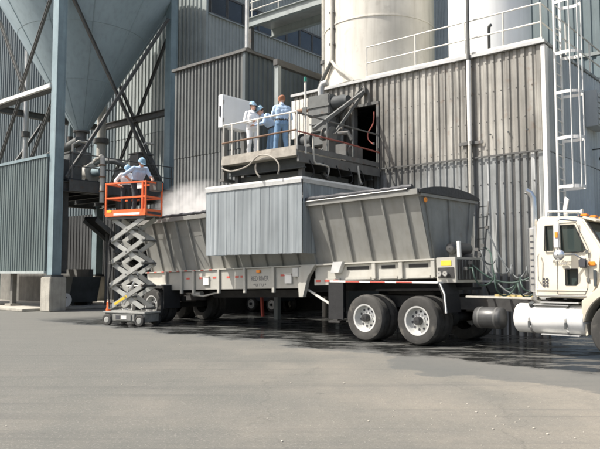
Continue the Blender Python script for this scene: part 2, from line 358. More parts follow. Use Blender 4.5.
def cut(o, cmb):
    me = cmb.mesh('cutter', tbase(o)); c = bpy.data.objects.new('cutter', me); COL.objects.link(c); c.parent = o.parent
    md = o.modifiers.new('b', 'BOOLEAN'); md.object = c; md.operation = 'DIFFERENCE'; md.solver = 'EXACT'
    bpy.context.view_layer.update(); nm = evalmesh(o); o.modifiers.clear(); old = o.data; o.data = nm
    bpy.data.objects.remove(c); bpy.data.meshes.remove(old)
def text_mesh(txt, size, shear=0, ext=.002, sx=1):
    cu = bpy.data.curves.new('t', 'FONT'); cu.body = txt; cu.size = size; cu.shear = shear; cu.extrude = ext; cu.align_x = 'CENTER'
    o = bpy.data.objects.new('t', cu); COL.objects.link(o); bpy.context.view_layer.update(); me = evalmesh(o)
    bpy.data.objects.remove(o)
    me.transform(Matrix.Rotation(math.pi / 2, 4, 'X') @ Matrix.Diagonal((sx, 1, 1, 1))); return me

def sheet_mesh(w, h, ribs, depth, m, name='wall_panel'):
    """one profiled cladding sheet: x 0..w, ribs towards -y, z 0..h"""
    p = w / ribs; pr = []
    for i in range(ribs):
        x = i * p; pr += [(x, 0), (x + p * .30, 0), (x + p * .42, -depth), (x + p * .86, -depth), (x + p * .98, 0)]
    pr += [(w, 0), (w, .012), (0, .012)]
    mb = MB(); n = len(pr); mb.add([(a, b, 0) for a, b in pr] + [(a, b, h) for a, b in pr], [(i, (i + 1) % n, n + (i + 1) % n, n + i) for i in range(n)])
    for k in (0, h):
        b0 = [(a, b, k) for a, b in pr]
        q = []
        for i in range(ribs):
            j = 5 * i; q.append((j + 1, j + 2, j + 3, j + 4))
        mb.add(b0, q)
    me = mb.mesh(name); me.materials.append(MATS[m]); return me
def clad(parent, m, x0, x1, z0, z1, at, face='front', pitch=.2, depth=.04, wmax=1.2, name='wall_panel'):
    """a row of sheets. face 'front': along x at y=at facing -y; 'right': along y at x=at facing +x"""
    L = x1 - x0; n = max(1, math.ceil(L / wmax - 1e-6)); w = L / n; ribs = max(1, round(w / pitch)); me = sheet_mesh(w - .004, z1 - z0, ribs, depth, m, name)
    for i in range(n):
        a = x0 + i * w + .002
        dz = random.uniform(-.008, .008)
        if face == 'front': place(parent, name, me, (a, at + random.uniform(-.004, .004), z0 + dz))
        else: place(parent, name, me, (at + random.uniform(-.004, .004), a, z0 + dz), math.pi / 2)

def rail_run(parent, pts, z0, h, m, r=.02, mids=(.5,), posts=None, rname='rail'):
    """handrail: rails along pts, posts at given points"""
    for k in (1.0,) + tuple(mids):
        part(parent, rname, m, MB().tube([(x, y, z0 + h * k + (p[0] if p else 0)) for x, y, *p in pts], r, 8))
    for (x, y) in (posts or [(p[0], p[1]) for p in pts]):
        part(parent, 'post', m, MB().tube([(x, y, z0), (x, y, z0 + h - .001)], r * 1.05, 8))

# ================================================================== ground
g = MB(); g.add([(-400, -60, 0), (400, -60, 0), (400, 600, 0), (-400, 600, 0)], [(0, 1, 2, 3)])
me = g.mesh('ground'); me.materials.append(MATS['yard']); go = bpy.data.objects.new('ground', me); COL.objects.link(go); tag(go, kind='structure')
# raised slab under the steel silo, with a kerb edge
o = solo('silo_pavement', 'concrete', MB().box(-40, -15.12, 1.0, 9.9, 0, .11), None, None, kind='structure', bevel=.02)
pv = MB()
for i in range(150):
    px = random.uniform(-9, 9); py = random.uniform(3.4, 16.0) ** 1.0
    if random.random() < .55: px = random.gauss(1.6, 1.4); py = random.gauss(6.6, 1.2)
    if py < 2.5: continue
    r = random.choice((.004, .005, .006, .008, .012)) * random.uniform(.7, 1.2)
    pv.sphere((px, py, r * .45), r, 5, 3, (random.uniform(.8, 1.5), random.uniform(.8, 1.4), .7))
solo('loose_pebbles', 'pebble', pv, 'small pale stones scattered on the yard', 'gravel', FW, (0, 0, 0), kind='stuff')

# ================================================================== silo building (right)
SB = thing('silo_building', 'corrugated metal silo building with sunlit beige ribbed front wall behind the truck', 'building', (.6, 6.4, 0))
X0, X1, YF, YB, ZS, ZR = -3.33, 4.62, 3.6, 9.6, 4.46, 7.06
DX0, DX1, DZ0, DZ1 = -.98, -.16, 4.42, 6.34
c = MB(); t = .12
c.box(X0, DX0, YF + .013, YF + t, 2.5, ZR); c.box(DX1, X1 - .013, YF + .013, YF + t, 0, ZR); c.box(DX0, DX1, YF + .013, YF + t, DZ1, ZR); c.box(DX0, DX1, YF + .013, YF + t, 2.5, DZ0)
c.box(X1 - t, X1 - .013, YF + t, YB, 0, ZR); c.box(X0, X0 + t, YF + t, YB, 2.5, ZR); c.box(X0 + t, X1 - t, YB - t, YB, 0, ZR)
part(SB, 'wall_frame', 'wall_core', c)
part(SB, 'roof', 'sheet_grey', MB().box(X0 - .04, X1 + .05, YF - .06, YB + .05, ZR + .002, ZR + .09), .01)
part(SB, 'floor', 'steel_mid', MB().box(X0 + t, X1 - t, YF + t, YB - t, 4.3, 4.4))
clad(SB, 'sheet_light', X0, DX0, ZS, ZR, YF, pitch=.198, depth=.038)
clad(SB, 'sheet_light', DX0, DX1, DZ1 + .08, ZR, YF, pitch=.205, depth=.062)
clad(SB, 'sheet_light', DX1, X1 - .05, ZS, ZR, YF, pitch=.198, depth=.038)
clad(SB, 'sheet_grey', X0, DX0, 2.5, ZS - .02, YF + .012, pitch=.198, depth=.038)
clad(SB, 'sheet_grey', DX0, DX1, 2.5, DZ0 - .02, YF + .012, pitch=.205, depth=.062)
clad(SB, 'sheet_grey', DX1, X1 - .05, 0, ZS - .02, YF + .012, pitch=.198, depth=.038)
clad(SB, 'sheet_side', YF + .06, YB, ZS, ZR - .02, X1, 'right', pitch=.25, depth=.03)
clad(SB, 'sheet_side', YF + .06, YB, 0, ZS - .02, X1 - .012, 'right', pitch=.25, depth=.03)
part(SB, 'seam_flashing', 'steel_mid', MB().box(DX1 + .06, X1 - .09, YF - .085, YF - .067, ZS - .03, ZS + .012))
part(SB, 'door_frame', 'steel_mid', MB().box(DX0 - .05, DX0 + .03, YF - .07, YF + .1, DZ0, DZ1).box(DX1 - .03, DX1 + .05, YF - .07, YF + .1, DZ0, DZ1).box(DX0 - .05, DX1 + .05, YF - .08, YF + .1, DZ1, DZ1 + .08))
part(SB, 'corner_flashing', 'white_paint', MB().box(X1 - .05, X1 + .055, YF - .075, YF + .02, 1.9, ZR - .03).box(X1 + .03, X1 + .055, YF + .02, YF + .12, 1.9, ZR - .03), .006)
part(SB, 'eaves_trim', 'galv', MB().box(X0 - .05, X1 + .07, YF - .12, YF - .066, ZR + .0, ZR + .085), .006)
for z in (5.55, 5.5, 5.6):
    pass
for u in (3.25, 3.72, 4.2):
    part(SB, 'bolt_head', 'steel_dark', MB().cyl((u, YF - .08, 5.0), (u, YF - .06, 5.0), .025, 8))
fs = MB()
for z in (4.62, 5.35, 6.1, 6.85, 3.0, 3.75, 4.3):
    for i in range(23):
        u = DX1 + .128 + i * .198 + .002 * (i // 6)
        if u < X1 - .12: fs.cyl((u, YF - .046, z + random.uniform(-.01, .01)), (u, YF - .028, z), .014, 6)
part(SB, 'cladding_screws', 'steel_mid', fs, kind='stuff')
# drain pipes
dp = thing('drain_pipe', 'white vertical drain pipe clamped to the ribbed wall, running above the roof', 'pipe', (2.72, YF - .13, 2.4))
part(dp, 'lower_pipe', 'pipe_pale', MB().tube([(2.72, YF - .14, 2.4), (2.72, YF - .14, 4.78)], .05, 10))
part(dp, 'upper_pipe', 'white_paint', MB().tube([(2.72, YF - .14, 4.781), (2.72, YF - .14, 7.0)], .055, 10))
part(dp, 'vent_pipe', 'steel_mid', MB().tube([(2.72, YF - .14, 7.0), (2.72, YF - .14, 9.6)], .045, 10))
part(dp, 'clamp', 'steel_mid', MB().box(2.38, 3.06, YF - .09, YF - .068, 4.80, 4.88).box(2.64, 2.8, YF - .19, YF - .05, 4.79, 4.89), .004)
v2 = thing('roof_vent', 'dark bent vent pipe beside the roof railing', 'pipe', (3.1, YF + .3, ZR + .09))
part(v2, 'stem', 'steel_mid', MB().tube([(3.1, YF + .3, ZR + .09), (3.1, YF + .3, ZR + .75), (3.13, YF + .25, ZR + .85), (3.2, YF + .2, ZR + .86)], .04, 8)); part(v2, 'collar', 'steel_dark', MB().cyl((3.1, YF + .3, ZR + .09), (3.1, YF + .3, ZR + .16), .08, 10))
# roof railing
rr = thing('roof_railing', 'white pipe railing along the silo building roof edge', 'railing', (2, YF, ZR + .09))
rail_run(rr, [(-.57, YF + .03), (X1 - .06, YF + .03), (X1 - .06, YB - .3)], ZR + .09, .95, 'rail_paint', .022, (.5,), [(-.57, YF + .03), (1.06, YF + .03), (2.55, YF + .03), (3.6, YF + .03), (X1 - .06, YF + .03), (X1 - .06, 5.4), (X1 - .06, 7.4), (X1 - .06, YB - .3)])
part(rr, 'toe_board', 'rail_paint', MB().box(-.57, X1 - .02, YF - .03, YF - .015, ZR + .11, ZR + .17))
# storage silos on the roof
def silo(name, label, cx, cy, r, z0, z1, m, seams):
    s = thing(name, label, 'silo', (cx, cy, z0))
    part(s, 'shell', m, MB().lathe([(r * .98, z0), (r, z0 + .03), (r, z1), (r * .7, z1 + .5), (0.01, z1 + .8)], (cx, cy, 0), n=72))
    for z in seams: part(s, 'seam', m, MB().lathe([(r, z - .03), (r + .02, z - .02), (r + .02, z + .02), (r, z + .03)], (cx, cy, 0), n=72))
    part(s, 'base_ring', 'steel_mid', MB().lathe([(r * .8, z0 - .1), (r * .95, z0 - .1), (r * .95, z0 + .02), (r * .8, z0 + .02)], (cx, cy, 0), n=48)); return s
s1 = silo('storage_silo', 'large cream cylindrical silo on the roof with a vertical pipe down its side', -1.33, 5.46, 1.75, ZR + .16, 16, 'cream_silo', (9.15, 12.0))
s2 = silo('storage_silo', 'narrower white cylindrical silo on the roof beside the cream one', 2.35, 5.6, 1.15, ZR + .16, 16, 'white_silo', (10.2,))
pp = thing('fill_pipe', 'grey fill pipe running down the cream silo and forking at its foot', 'pipe', (-2.3, 3.55, ZR))
def onsilo(a, z, d=.06): return (-1.33 + (1.75 + d) * math.sin(R(a)), 5.46 - (1.75 + d) * math.cos(R(a)), z)
a0 = -19
part(pp, 'riser', 'pipe_pale', MB().tube([onsilo(a0, 13), onsilo(a0, 8.35), onsilo(a0, 8.0, .08)], .055, 10))
part(pp, 'left_branch', 'machine_grey', MB().tube([onsilo(a0, 8.0, .08), onsilo(-40, 7.5, .15), onsilo(-52, 7.1, .3), (-2.75, 3.9, 6.85)], .06, 10))
part(pp, 'right_branch', 'pipe_pale', MB().tube([onsilo(a0, 8.0, .08), onsilo(-12, 7.75, .1), onsilo(0, 7.45, .08), onsilo(8, 7.2, .06)], .05, 10))
for z in (8.5, 9.0, 9.5): part(pp, 'bracket', 'steel_mid', MB().box(onsilo(a0, 0)[0] - .09, onsilo(a0, 0)[0] + .09, onsilo(a0, 0)[1] - .04, onsilo(a0, 0)[1] + .12, z, z + .06))

# caged ladder round the corner
ld = thing('caged_ladder', 'white caged access ladder fixed round the building corner', 'ladder', (X1 + .2, 3.95, 1.9))
LX, LY = X1 + .22, 3.95
for dy in (-.22, .22): part(ld, 'stile', 'white_paint', MB().box(LX - .02, LX + .02, LY + dy - .035, LY + dy + .035, 1.9, 8.3))
for i in range(22): part(ld, 'rung', 'white_paint', MB().tube([(LX, LY - .19, 2.05 + i * .285), (LX, LY + .19, 2.05 + i * .285)], .014, 6))
hz = (3.55, 4.72, 5.82, 6.78, 8.05)
def hoop(z, w=.03):
    pts = [(LX, LY - .24)] + [(LX + .27 + .29 * math.sin(R(a)), LY - .29 * math.cos(R(a))) for a in range(0, 181, 15)] + [(LX, LY + .24)]
    m = MB()
    for (a, b), (c_, d) in zip(pts, pts[1:]): m.bar((a, b, z), (c_, d, z), .012, .075)
    return m
for z in hz: part(ld, 'hoop', 'white_paint', hoop(z))
for a in (20, 62, 104, 150): part(ld, 'strap', 'white_paint', MB().bar((LX + .27 + .285 * math.sin(R(a)), LY - .285 * math.cos(R(a)), 3.52), (LX + .27 + .285 * math.sin(R(a)), LY - .285 * math.cos(R(a)), 8.09), .014, .055, (0, 1, 0)))
# wall fittings on the shaded side wall
vb = thing('wall_vent', 'grey louvred vent box high on the shaded side wall', 'vent', (X1 + .1, 7.0, 5.1))
part(vb, 'housing', 'sheet_side', MB().box(X1 + .02, X1 + .35, 6.55, 7.5, 5.5, 6.5), .01)
for i in range(6): part(vb, 'louvre', 'sheet_side', MB().bar((X1 + .37, 6.6, 5.6 + i * .15), (X1 + .37, 7.45, 5.6 + i * .15), .03, .09))
wl = thing('wall_lamp', 'round dark floodlight on the shaded side wall beyond the ladder', 'lamp', (X1 + .2, 7.1, 4.6))
part(wl, 'arm', 'steel_dark', MB().tube([(X1, 7.1, 4.95), (X1 + .3, 7.1, 4.95), (X1 + .35, 7.1, 4.85)], .02, 6)); part(wl, 'shade', 'steel_dark', MB().lathe([(.04, .2), (.12, .12), (.17, 0), (.15, -.02), (.01, .05)], (X1 + .36, 7.1, 4.65), n=18))
wp = thing('side_walkway', 'grey railed walkway behind the caged ladder', 'walkway', (X1 + .5, 6.9, 2.9))
part(wp, 'deck', 'galv', MB().box(X1 + .03, X1 + 1.1, 5.6, 9.4, 2.88, 2.96)); rail_run(wp, [(X1 + 1.05, 5.65), (X1 + 1.05, 9.3)], 2.96, 1.0, 'galv', .02, (.5,), [(X1 + 1.05, 5.65), (X1 + 1.05, 6.9), (X1 + 1.05, 8.1), (X1 + 1.05, 9.3)])
for y in (5.9, 8.9): part(wp, 'bracket', 'galv', MB().bar((X1 + .02, y, 2.2), (X1 + 1.0, y, 2.88), .06, .06))
# blue tower behind
bt = thing('blue_tower', 'tall blue grey corrugated tower behind the caged ladder', 'building', (8, 16, 0))
part(bt, 'wall_frame', 'wall_core', MB().box(-2.6, 24, 13.013, 22, 0, 30))
clad(bt, 'sheet_blue', -2.6, 24, 0, 9.5, 13, pitch=.32, depth=.04, wmax=1.6); clad(bt, 'sheet_blue', -2.6, 24, 9.52, 30, 12.99, pitch=.32, depth=.04, wmax=1.6)
part(bt, 'seam_flashing', 'sheet_pale', MB().box(-2.6, 24, 12.93, 12.945, 9.44, 9.56))

# ================================================================== dark shed and process building
SH = thing('lean_to_shed', 'dark ribbed metal annex with capped top edge behind the platform', 'building', (-7.3, 6, 0))
part(SH, 'wall_frame', 'wall_core', MB().box(-9.2, -5.513, 3.613, 18, 2.5, 9.0).box(-9.2, -5.513, 9.5, 18, 0, 2.499).box(-9.2, -9.0, 3.65, 9.5, 0, 2.499))
clad(SH, 'sheet_dark', -9.2, -5.56, 5.72, 9.0, 3.6, pitch=.2, depth=.05, wmax=.92); clad(SH, 'sheet_dark', -9.2, -5.56, 2.5, 5.70, 3.612, pitch=.2, depth=.05, wmax=.92)
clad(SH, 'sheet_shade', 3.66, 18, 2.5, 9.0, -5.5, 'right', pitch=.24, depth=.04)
part(SH, 'corner_flashing', 'sheet_shade', MB().box(-5.57, -5.44, 3.52, 3.65, 2.5, 9.0), .005)
part(SH, 'coping', 'steel_mid', MB().box(-9.25, -5.38, 3.47, 3.6, 9.0, 9.1).box(-5.5, -5.38, 3.6, 18, 9.0, 9.1), .005)
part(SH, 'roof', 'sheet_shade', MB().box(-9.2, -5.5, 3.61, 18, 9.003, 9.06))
PB = thing('process_building', 'tall pale corrugated process building with window bands behind the annex', 'building', (-20, 14, 0))
PX, PY = -14.6, 10.0
part(PB, 'wall_frame', 'wall_core', MB().box(-46, PX - .013, PY + .013, 40, 0, 26))
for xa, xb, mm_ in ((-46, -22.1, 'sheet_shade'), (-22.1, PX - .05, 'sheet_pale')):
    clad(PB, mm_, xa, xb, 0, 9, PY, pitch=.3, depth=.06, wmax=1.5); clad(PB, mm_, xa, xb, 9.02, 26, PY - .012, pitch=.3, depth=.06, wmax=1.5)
clad(PB, 'sheet_green', PY + .05, 38, 0, 14.62, PX, 'right', pitch=.26, depth=.05, wmax=1.5); clad(PB, 'sheet_green', PY + .05, 38, 15.85, 26, PX, 'right', pitch=.26, depth=.05, wmax=1.5)
part(PB, 'corner_flashing', 'sheet_pale', MB().box(PX - .1, PX + .07, PY - .08, PY + .05, 0, 26))
yy = PY + .25
while yy < 36:
    w = 1.15
    fr = part(PB, 'window', 'steel_mid', MB().box(PX - .01, PX + .05, yy, yy + w, 14.63, 14.72).box(PX - .01, PX + .05, yy, yy + w, 15.74, 15.84).box(PX - .01, PX + .05, yy, yy + .06, 14.72, 15.74).box(PX - .01, PX + .05, yy + w - .06, yy + w, 14.72, 15.74))
    part(fr, 'pane', 'glass_band', MB().box(PX - .008, PX + .015, yy + .06, yy + w - .06, 14.72, 15.74))
    yy += 1.17
part(PB, 'sill', 'sheet_pale', MB().box(PX - .01, PX + .12, PY + .1, 37, 14.56, 14.625))
# louvre on process building, seen above the annex
part(PB, 'wall_hatch', 'steel_dark', MB().box(PX, PX + .07, 10.2, 10.9, 10.9, 11.8))
# pole and catwalk
pl = thing('roof_pole', 'pale vertical pole rising from the annex corner', 'pole', (-5.56, 3.8, 9.1)); part(pl, 'shaft', 'galv', MB().tube([(-5.62, 3.78, 9.1), (-5.62, 3.78, 13.2)], .07, 10)); part(pl, 'foot', 'steel_mid', MB().box(-5.78, -5.5, 3.66, 3.9, 9.1, 9.2))
cw = thing('high_catwalk', 'pale steel catwalk with railing high above the annex', 'walkway', (-4, 9, 12.7))
part(cw, 'edge_beam', 'sheet_pale', MB().ibeam((-10.6, 8.9, 12.75), (3, 8.9, 12.75), .2, .42, .03)); part(cw, 'deck', 'galv', MB().box(-10.6, 3, 9.02, 10.4, 12.9, 12.98)); part(cw, 'far_beam', 'sheet_pale', MB().ibeam((-10.6, 10.5, 12.75), (3, 10.5, 12.75), .2, .42, .03))
rail_run(cw, [(-10.5, 8.95), (2.9, 8.95)], 12.96, 1.1, 'rail_paint', .025, (.35, .68), [(-10.4 + i * 1.6, 8.95) for i in range(9)])
part(cw, 'leg', 'steel_mid', MB().box(-10.55, -10.35, 8.85, 9.05, 9.06, 12.53)); part(cw, 'leg', 'steel_mid', MB().box(-7.0, -6.8, 10.4, 10.6, 9.06, 12.53))
# steel post frame in the alley between annex and silo building
af = thing('steel_portal', 'grey steel goal post frame between annex and silo building', 'frame', (-4.5, 5, 0))
part(af, 'post', 'sheet_pale', MB().box(-4.58, -4.42, 4.05, 4.21, 0, 8.45)); part(af, 'post', 'sheet_pale', MB().box(-4.58, -4.42, 7.4, 7.56, 0, 8.45)); part(af, 'beam', 'steel_mid', MB().box(-4.59, -4.41, 4.0, 7.6, 8.453, 8.66))
part(af, 'brace', 'steel_mid', MB().bar((-4.5, 4.2, 6.6), (-4.5, 7.4, 8.4), .1, .1))
ap = thing('alley_pipe', 'pale vertical pipe left of the cream silo', 'pipe', (-4.3, 6.6, 0)); part(ap, 'shaft', 'pipe_pale', MB().tube([(-4.3, 6.4, 0), (-4.3, 6.4, 16)], .09, 10)); part(ap, 'collar', 'steel_mid', MB().cyl((-4.3, 6.4, 9.0), (-4.3, 6.4, 9.12), .14, 12))

# ================================================================== steel hopper silo (left)
CS = thing('hopper_silo', 'huge blue grey conical hopper silo on tall steel columns', 'silo', (-17.5, 4.9, 0))
AX, AY = -17.5, 4.9; CO = [(-14.6, 2.0), (-14.6, 7.8), (-20.4, 2.0), (-20.4, 7.8)]
part(CS, 'cone', 'cone_paint', MB().lathe([(.30, 8.05), (.33, 8.15), (4.05, 14.35), (4.05, 17.2), (3.0, 18.2), (.02, 18.8)], (AX, AY, 0), n=96))
for z, r in ((10.2, 1.56), (12.4, 2.88)): part(CS, 'weld_seam', 'cone_paint', MB().lathe([(r - .02, z - .02), (r + .012, z), (r - .0, z + .02)], (AX, AY, 0), n=96))
for k in range(10):
    a_ = 2 * math.pi * k / 10 + .2; part(CS, 'plate_seam', 'cone_paint', MB().tube([(AX + .345 * math.cos(a_), AY + .345 * math.sin(a_), 8.17), (AX + 4.05 * math.cos(a_), AY + 4.05 * math.sin(a_), 14.33)], .018, 6))
part(CS, 'outlet', 'steel_mid', MB().lathe([(.24, 7.1), (.24, 8.04)], (AX, AY, 0), n=24).lathe([(.02, 8.05), (.38, 8.05), (.38, 8.12), (.3, 8.12)], (AX, AY, 0), n=24).lathe([(.02, 7.6), (.36, 7.6), (.36, 7.7), (.02, 7.7)], (AX, AY, 0), n=24).box(AX - .35, AX + .35, AY - .3, AY + .3, 6.5, 7.1))
for x, y in CO:
    cl = part(CS, 'column', 'steel_blue', MB().box(x - .20, x + .20, y - .20, y - .17, 1.45, 17.0).box(x - .20, x + .20, y + .17, y + .20, 1.45, 17.0).box(x - .18, x + .18, y - .17, y + .17, 1.45, 17.0))
    part(CS, 'pier', 'concrete', MB().prism([(x - .36, y - .36), (x + .36, y - .36), (x + .36, y + .36), (x - .36, y + .36)], 'z', 0, 1.36), .03)
    part(CS, 'base_plate', 'steel_dark', MB().box(x - .27, x + .27, y - .27, y + .27, 1.36, 1.45))
def face_members(p, q, m='steel_mid'):
    (x0, y0), (x1, y1) = p, q
    d = Vector((x1 - x0, y1 - y0, 0)).normalized() * .19
    a = Vector((x0, y0, 0)) + d; b = Vector((x1, y1, 0)) - d
    for z in ((5.05, 9.15) if (p, q) != (CO[0], CO[1]) else (5.05,)): part(CS, 'beam', 'steel_mid', MB().ibeam(a + Vector((0, 0, z)), b + Vector((0, 0, z)), .26, .42 if z < 8 else .3, .03))
    return a, b
for p, q in ((0, 1), (0, 2), (1, 3), (2, 3)): face_members(CO[p], CO[q])
UP = lambda x, y, z: (x, y, z)
for (p, q) in (((-14.42, 2.35, 5.4), (-14.42, 7.45, 13.5)), ((-14.78, 7.45, 5.4), (-14.78, 2.35, 13.6)), ((-14.95, 1.86, 13.2), (-17.5, 1.86, 9.4)), ((-17.5, 1.86, 9.0), (-19.9, 1.86, 5.4)), ((-14.95, 2.1, 9.0), (-17.5, 2.1, 5.4)), ((-20.05, 2.1, 13.2), (-17.5, 2.1, 9.4)), ((-14.95, 7.8, 5.4), (-20.05, 7.8, 13.2)), ((-20.05, 8.0, 5.4), (-14.95, 8.0, 13.2)), ((-20.4, 2.4, 5.4), (-20.4, 7.4, 13.4))):
    part(CS, 'brace', 'steel_mid', MB().ibeam(p, q, .11, .13, .02))
# second bay beam to the left of the front column
part(CS, 'girt', 'white_paint', MB().box(-24, -14.82, 1.72, 1.86, 9.06, 9.22))
# working floor under the cone with machinery
dk = thing('machine_floor', 'dark steel working floor under the hopper cone', 'platform', (AX, AY, 4.7))
part(dk, 'deck', 'steel_dark', MB().box(-20, -14.3, 2.4, 9.4, 5.28, 5.36)); part(dk, 'edge_beam', 'steel_mid', MB().box(-14.29, -14.2, 2.4, 9.4, 4.85, 5.3)); 
for i in range(6): part(dk, 'joist', 'steel_dark', MB().ibeam((-20, 2.9 + i * 1.1, 5.1), (-14.4, 2.9 + i * 1.1, 5.1), .12, .32, .02))
rail_run(dk, [(-14.25, 2.5), (-14.25, 9.3)], 5.36, 1.05, 'steel_mid', .025, (.5,), [(-14.25, 2.5 + i * 1.7) for i in range(5)])
fd = thing('rotary_feeder', 'pale rotary feeder with flanges under the cone outlet', 'machine', (-16.6, 4.6, 5.36))
part(fd, 'drum', 'pipe_pale', MB().lathe([(.02, -.6), (.42, -.6), (.42, -.52), (.36, -.5), (.36, .5), (.42, .52), (.42, .6), (.02, .6)], (-16.6, 4.6, 6.0), 'x', 24)); part(fd, 'stand', 'machine_grey', MB().box(-17.1, -16.1, 4.25, 4.95, 5.36, 5.7)); part(fd, 'motor', 'steel_blue', MB().cyl((-15.9, 4.6, 6.0), (-15.3, 4.6, 6.0), .2, 16))
part(fd, 'duct', 'machine_grey', MB().tube([(-16.4, 4.6, 6.3), (-15.8, 4.8, 6.55), (-15.2, 5.2, 6.5), (-14.9, 5.8, 6.2)], .13, 10))
for i, (x, y, w, d, h, m) in enumerate(((-15.4, 3.2, .6, .6, 1.2, 'machine_grey'), (-15.2, 6.6, .7, .8, 1.6, 'steel_mid'), (-16.4, 6.6, .8, .7, 1.0, 'machine_grey'), (-17.6, 3.2, .7, .7, 1.0, 'pipe_pale'))):
    q = thing(('blower_unit', 'control_box', 'filter_box', 'air_receiver')[i], ('small grey blower near the front column on the machine floor', 'dark tall control box by the rear column on the machine floor', 'grey filter box behind the rotary feeder', 'pale squat air receiver left of the feeder')[i], 'machine', (x, y, 5.36))
    part(q, 'housing', m, MB().box(x - w / 2, x + w / 2, y - d / 2, y + d / 2, 5.36, 5.36 + h), .03)
    part(q, 'lid', 'steel_mid', MB().box(x - w / 2 - .03, x + w / 2 + .03, y - d / 2 - .03, y + d / 2 + .03, 5.36 + h + .002, 5.42 + h)); part(q, 'pipe', 'pipe_pale', MB().tube([(x, y, 5.42 + h), (x, y, 5.8 + h), (x + .1, y + .2, 5.95 + h), (x + .1, y + .6, 5.95 + h)], .05, 8))
ep = thing('elbow_pipe', 'pale elbow pipe dropping over the machine floor edge', 'pipe', (-14.05, 3.7, 4.4)); part(ep, 'run', 'pipe_pale', MB().tube([(-15.4, 4.3, 6.42), (-14.25, 3.85, 6.42), (-14.08, 3.78, 6.36), (-14.02, 3.76, 6.2), (-14.02, 3.76, 4.45)], .1, 12))
for z in (4.9, 5.5, 6.0): part(ep, 'flange', 'pipe_rust', MB().cyl((-14.02, 3.76, z), (-14.02, 3.76, z + .05), .14, 14))
# pipes seen left of the front column, over the enclosure
for i, (x, y, r, z0, z1, m, lb) in enumerate(((-20.2, 3.6, .11, 5.5, 12.5, 'galv', 'thin galvanised pipe above the teal enclosure at the left edge'), (-18.9, 6.9, .22, 5.4, 12.2, 'pipe_pale', 'thick pale pipe above the teal enclosure'), (-19.6, 5.6, .09, 5.4, 11.0, 'steel_blue', 'slim blue pipe between two pipes above the enclosure'))):
    q = thing('riser_pipe', lb, 'pipe', (x, y, z0), group='riser pipes behind the front column'); part(q, 'shaft', m, MB().tube([(x, y, z0), (x, y, z1)], r, 12)); part(q, 'collar', 'steel_mid', MB().cyl((x, y, 8.0), (x, y, 8.25), r * 1.7, 12))
sw = thing('screw_conveyor', 'inclined dark screw conveyor tube behind the enclosure roof', 'conveyor', (-19, 4.5, 5.4)); part(sw, 'tube', 'machine_grey', MB().tube([(-22, 4.2, 6.4), (-17.2, 4.6, 7.6)], .2, 14)); part(sw, 'inlet', 'pipe_pale', MB().box(-19.6, -19.1, 4.0, 4.6, 5.5, 6.9)); part(sw, 'support', 'steel_mid', MB().box(-21.5, -21.35, 4.1, 4.25, 5.36, 6.4))
# teal clad enclosure
EN = thing('clad_enclosure', 'teal ribbed metal enclosure raised beside the front column', 'building', (-19, 3, 1.5))
part(EN, 'wall_frame', 'wall_core', MB().box(-26, -14.82, 1.763, 2.7, 1.6, 6.2)); clad(EN, 'sheet_teal', -26, -14.82, 1.6, 6.2, 1.75, pitch=.2, depth=.03, wmax=1.0)
part(EN, 'bottom_trim', 'sheet_pale', MB().box(-26, -14.82, 1.69, 1.78, 1.5, 1.597)); part(EN, 'top_trim', 'steel_blue', MB().box(-26, -14.82, 1.68, 1.85, 6.203, 6.32)); part(EN, 'soffit', 'steel_dark', MB().box(-26, -14.82, 1.80, 2.7, 1.5, 1.598))
part(EN, 'shade_backing', 'concrete_old', MB().box(-30, -17.2, 5.3, 5.5, 0, 1.7))  # dark slab added to deepen the shade under the enclosure
lp = thing('leg_post', 'pale short post under the teal enclosure', 'post', (-18.2, 2.2, .11)); part(lp, 'shaft', 'concrete_old', MB().box(-18.3, -18.1, 2.1, 2.3, .11, 1.5)); part(lp, 'foot', 'concrete', MB().box(-18.45, -17.95, 1.95, 2.45, .111, .2))
lb_ = thing('leg_post', 'dark blue post under the enclosure at the left edge', 'post', (-19.3, 1.9, .11)); part(lb_, 'shaft', 'steel_blue', MB().box(-19.45, -19.1, 1.75, 2.05, .11, 1.5)); part(lb_, 'foot', 'concrete', MB().box(-19.6, -18.95, 1.65, 2.2, .111, .18))
sk = thing('dark_skip', 'dark steel skip standing below the teal enclosure', 'skip', (-17.0, 4.2, .11)); part(sk, 'body', 'steel_dark', MB().prism([(-18.1, .25), (-16.1, .25), (-15.8, 1.35), (-18.3, 1.35)], 'y', 3.6, 5.0)); part(sk, 'skid', 'steel_dark', MB().box(-18, -16.2, 3.8, 3.95, .11, .25).box(-18, -16.2, 4.6, 4.75, .11, .25))
dr = thing('white_drum', 'white drum lying beside the concrete pier', 'drum', (-15.5, 4.2, .11)); part(dr, 'body', 'white_silo', MB().lathe([(.01, -.42), (.28, -.42), (.29, -.2), (.28, -.18), (.28, .18), (.29, .2), (.28, .42), (.01, .42)], (-15.75, 3.0, .40), 'x', 24)); part(dr, 'bung', 'steel_mid', MB().cyl((-15.33, 3.0, .5), (-15.31, 3.0, .5), .04, 8))
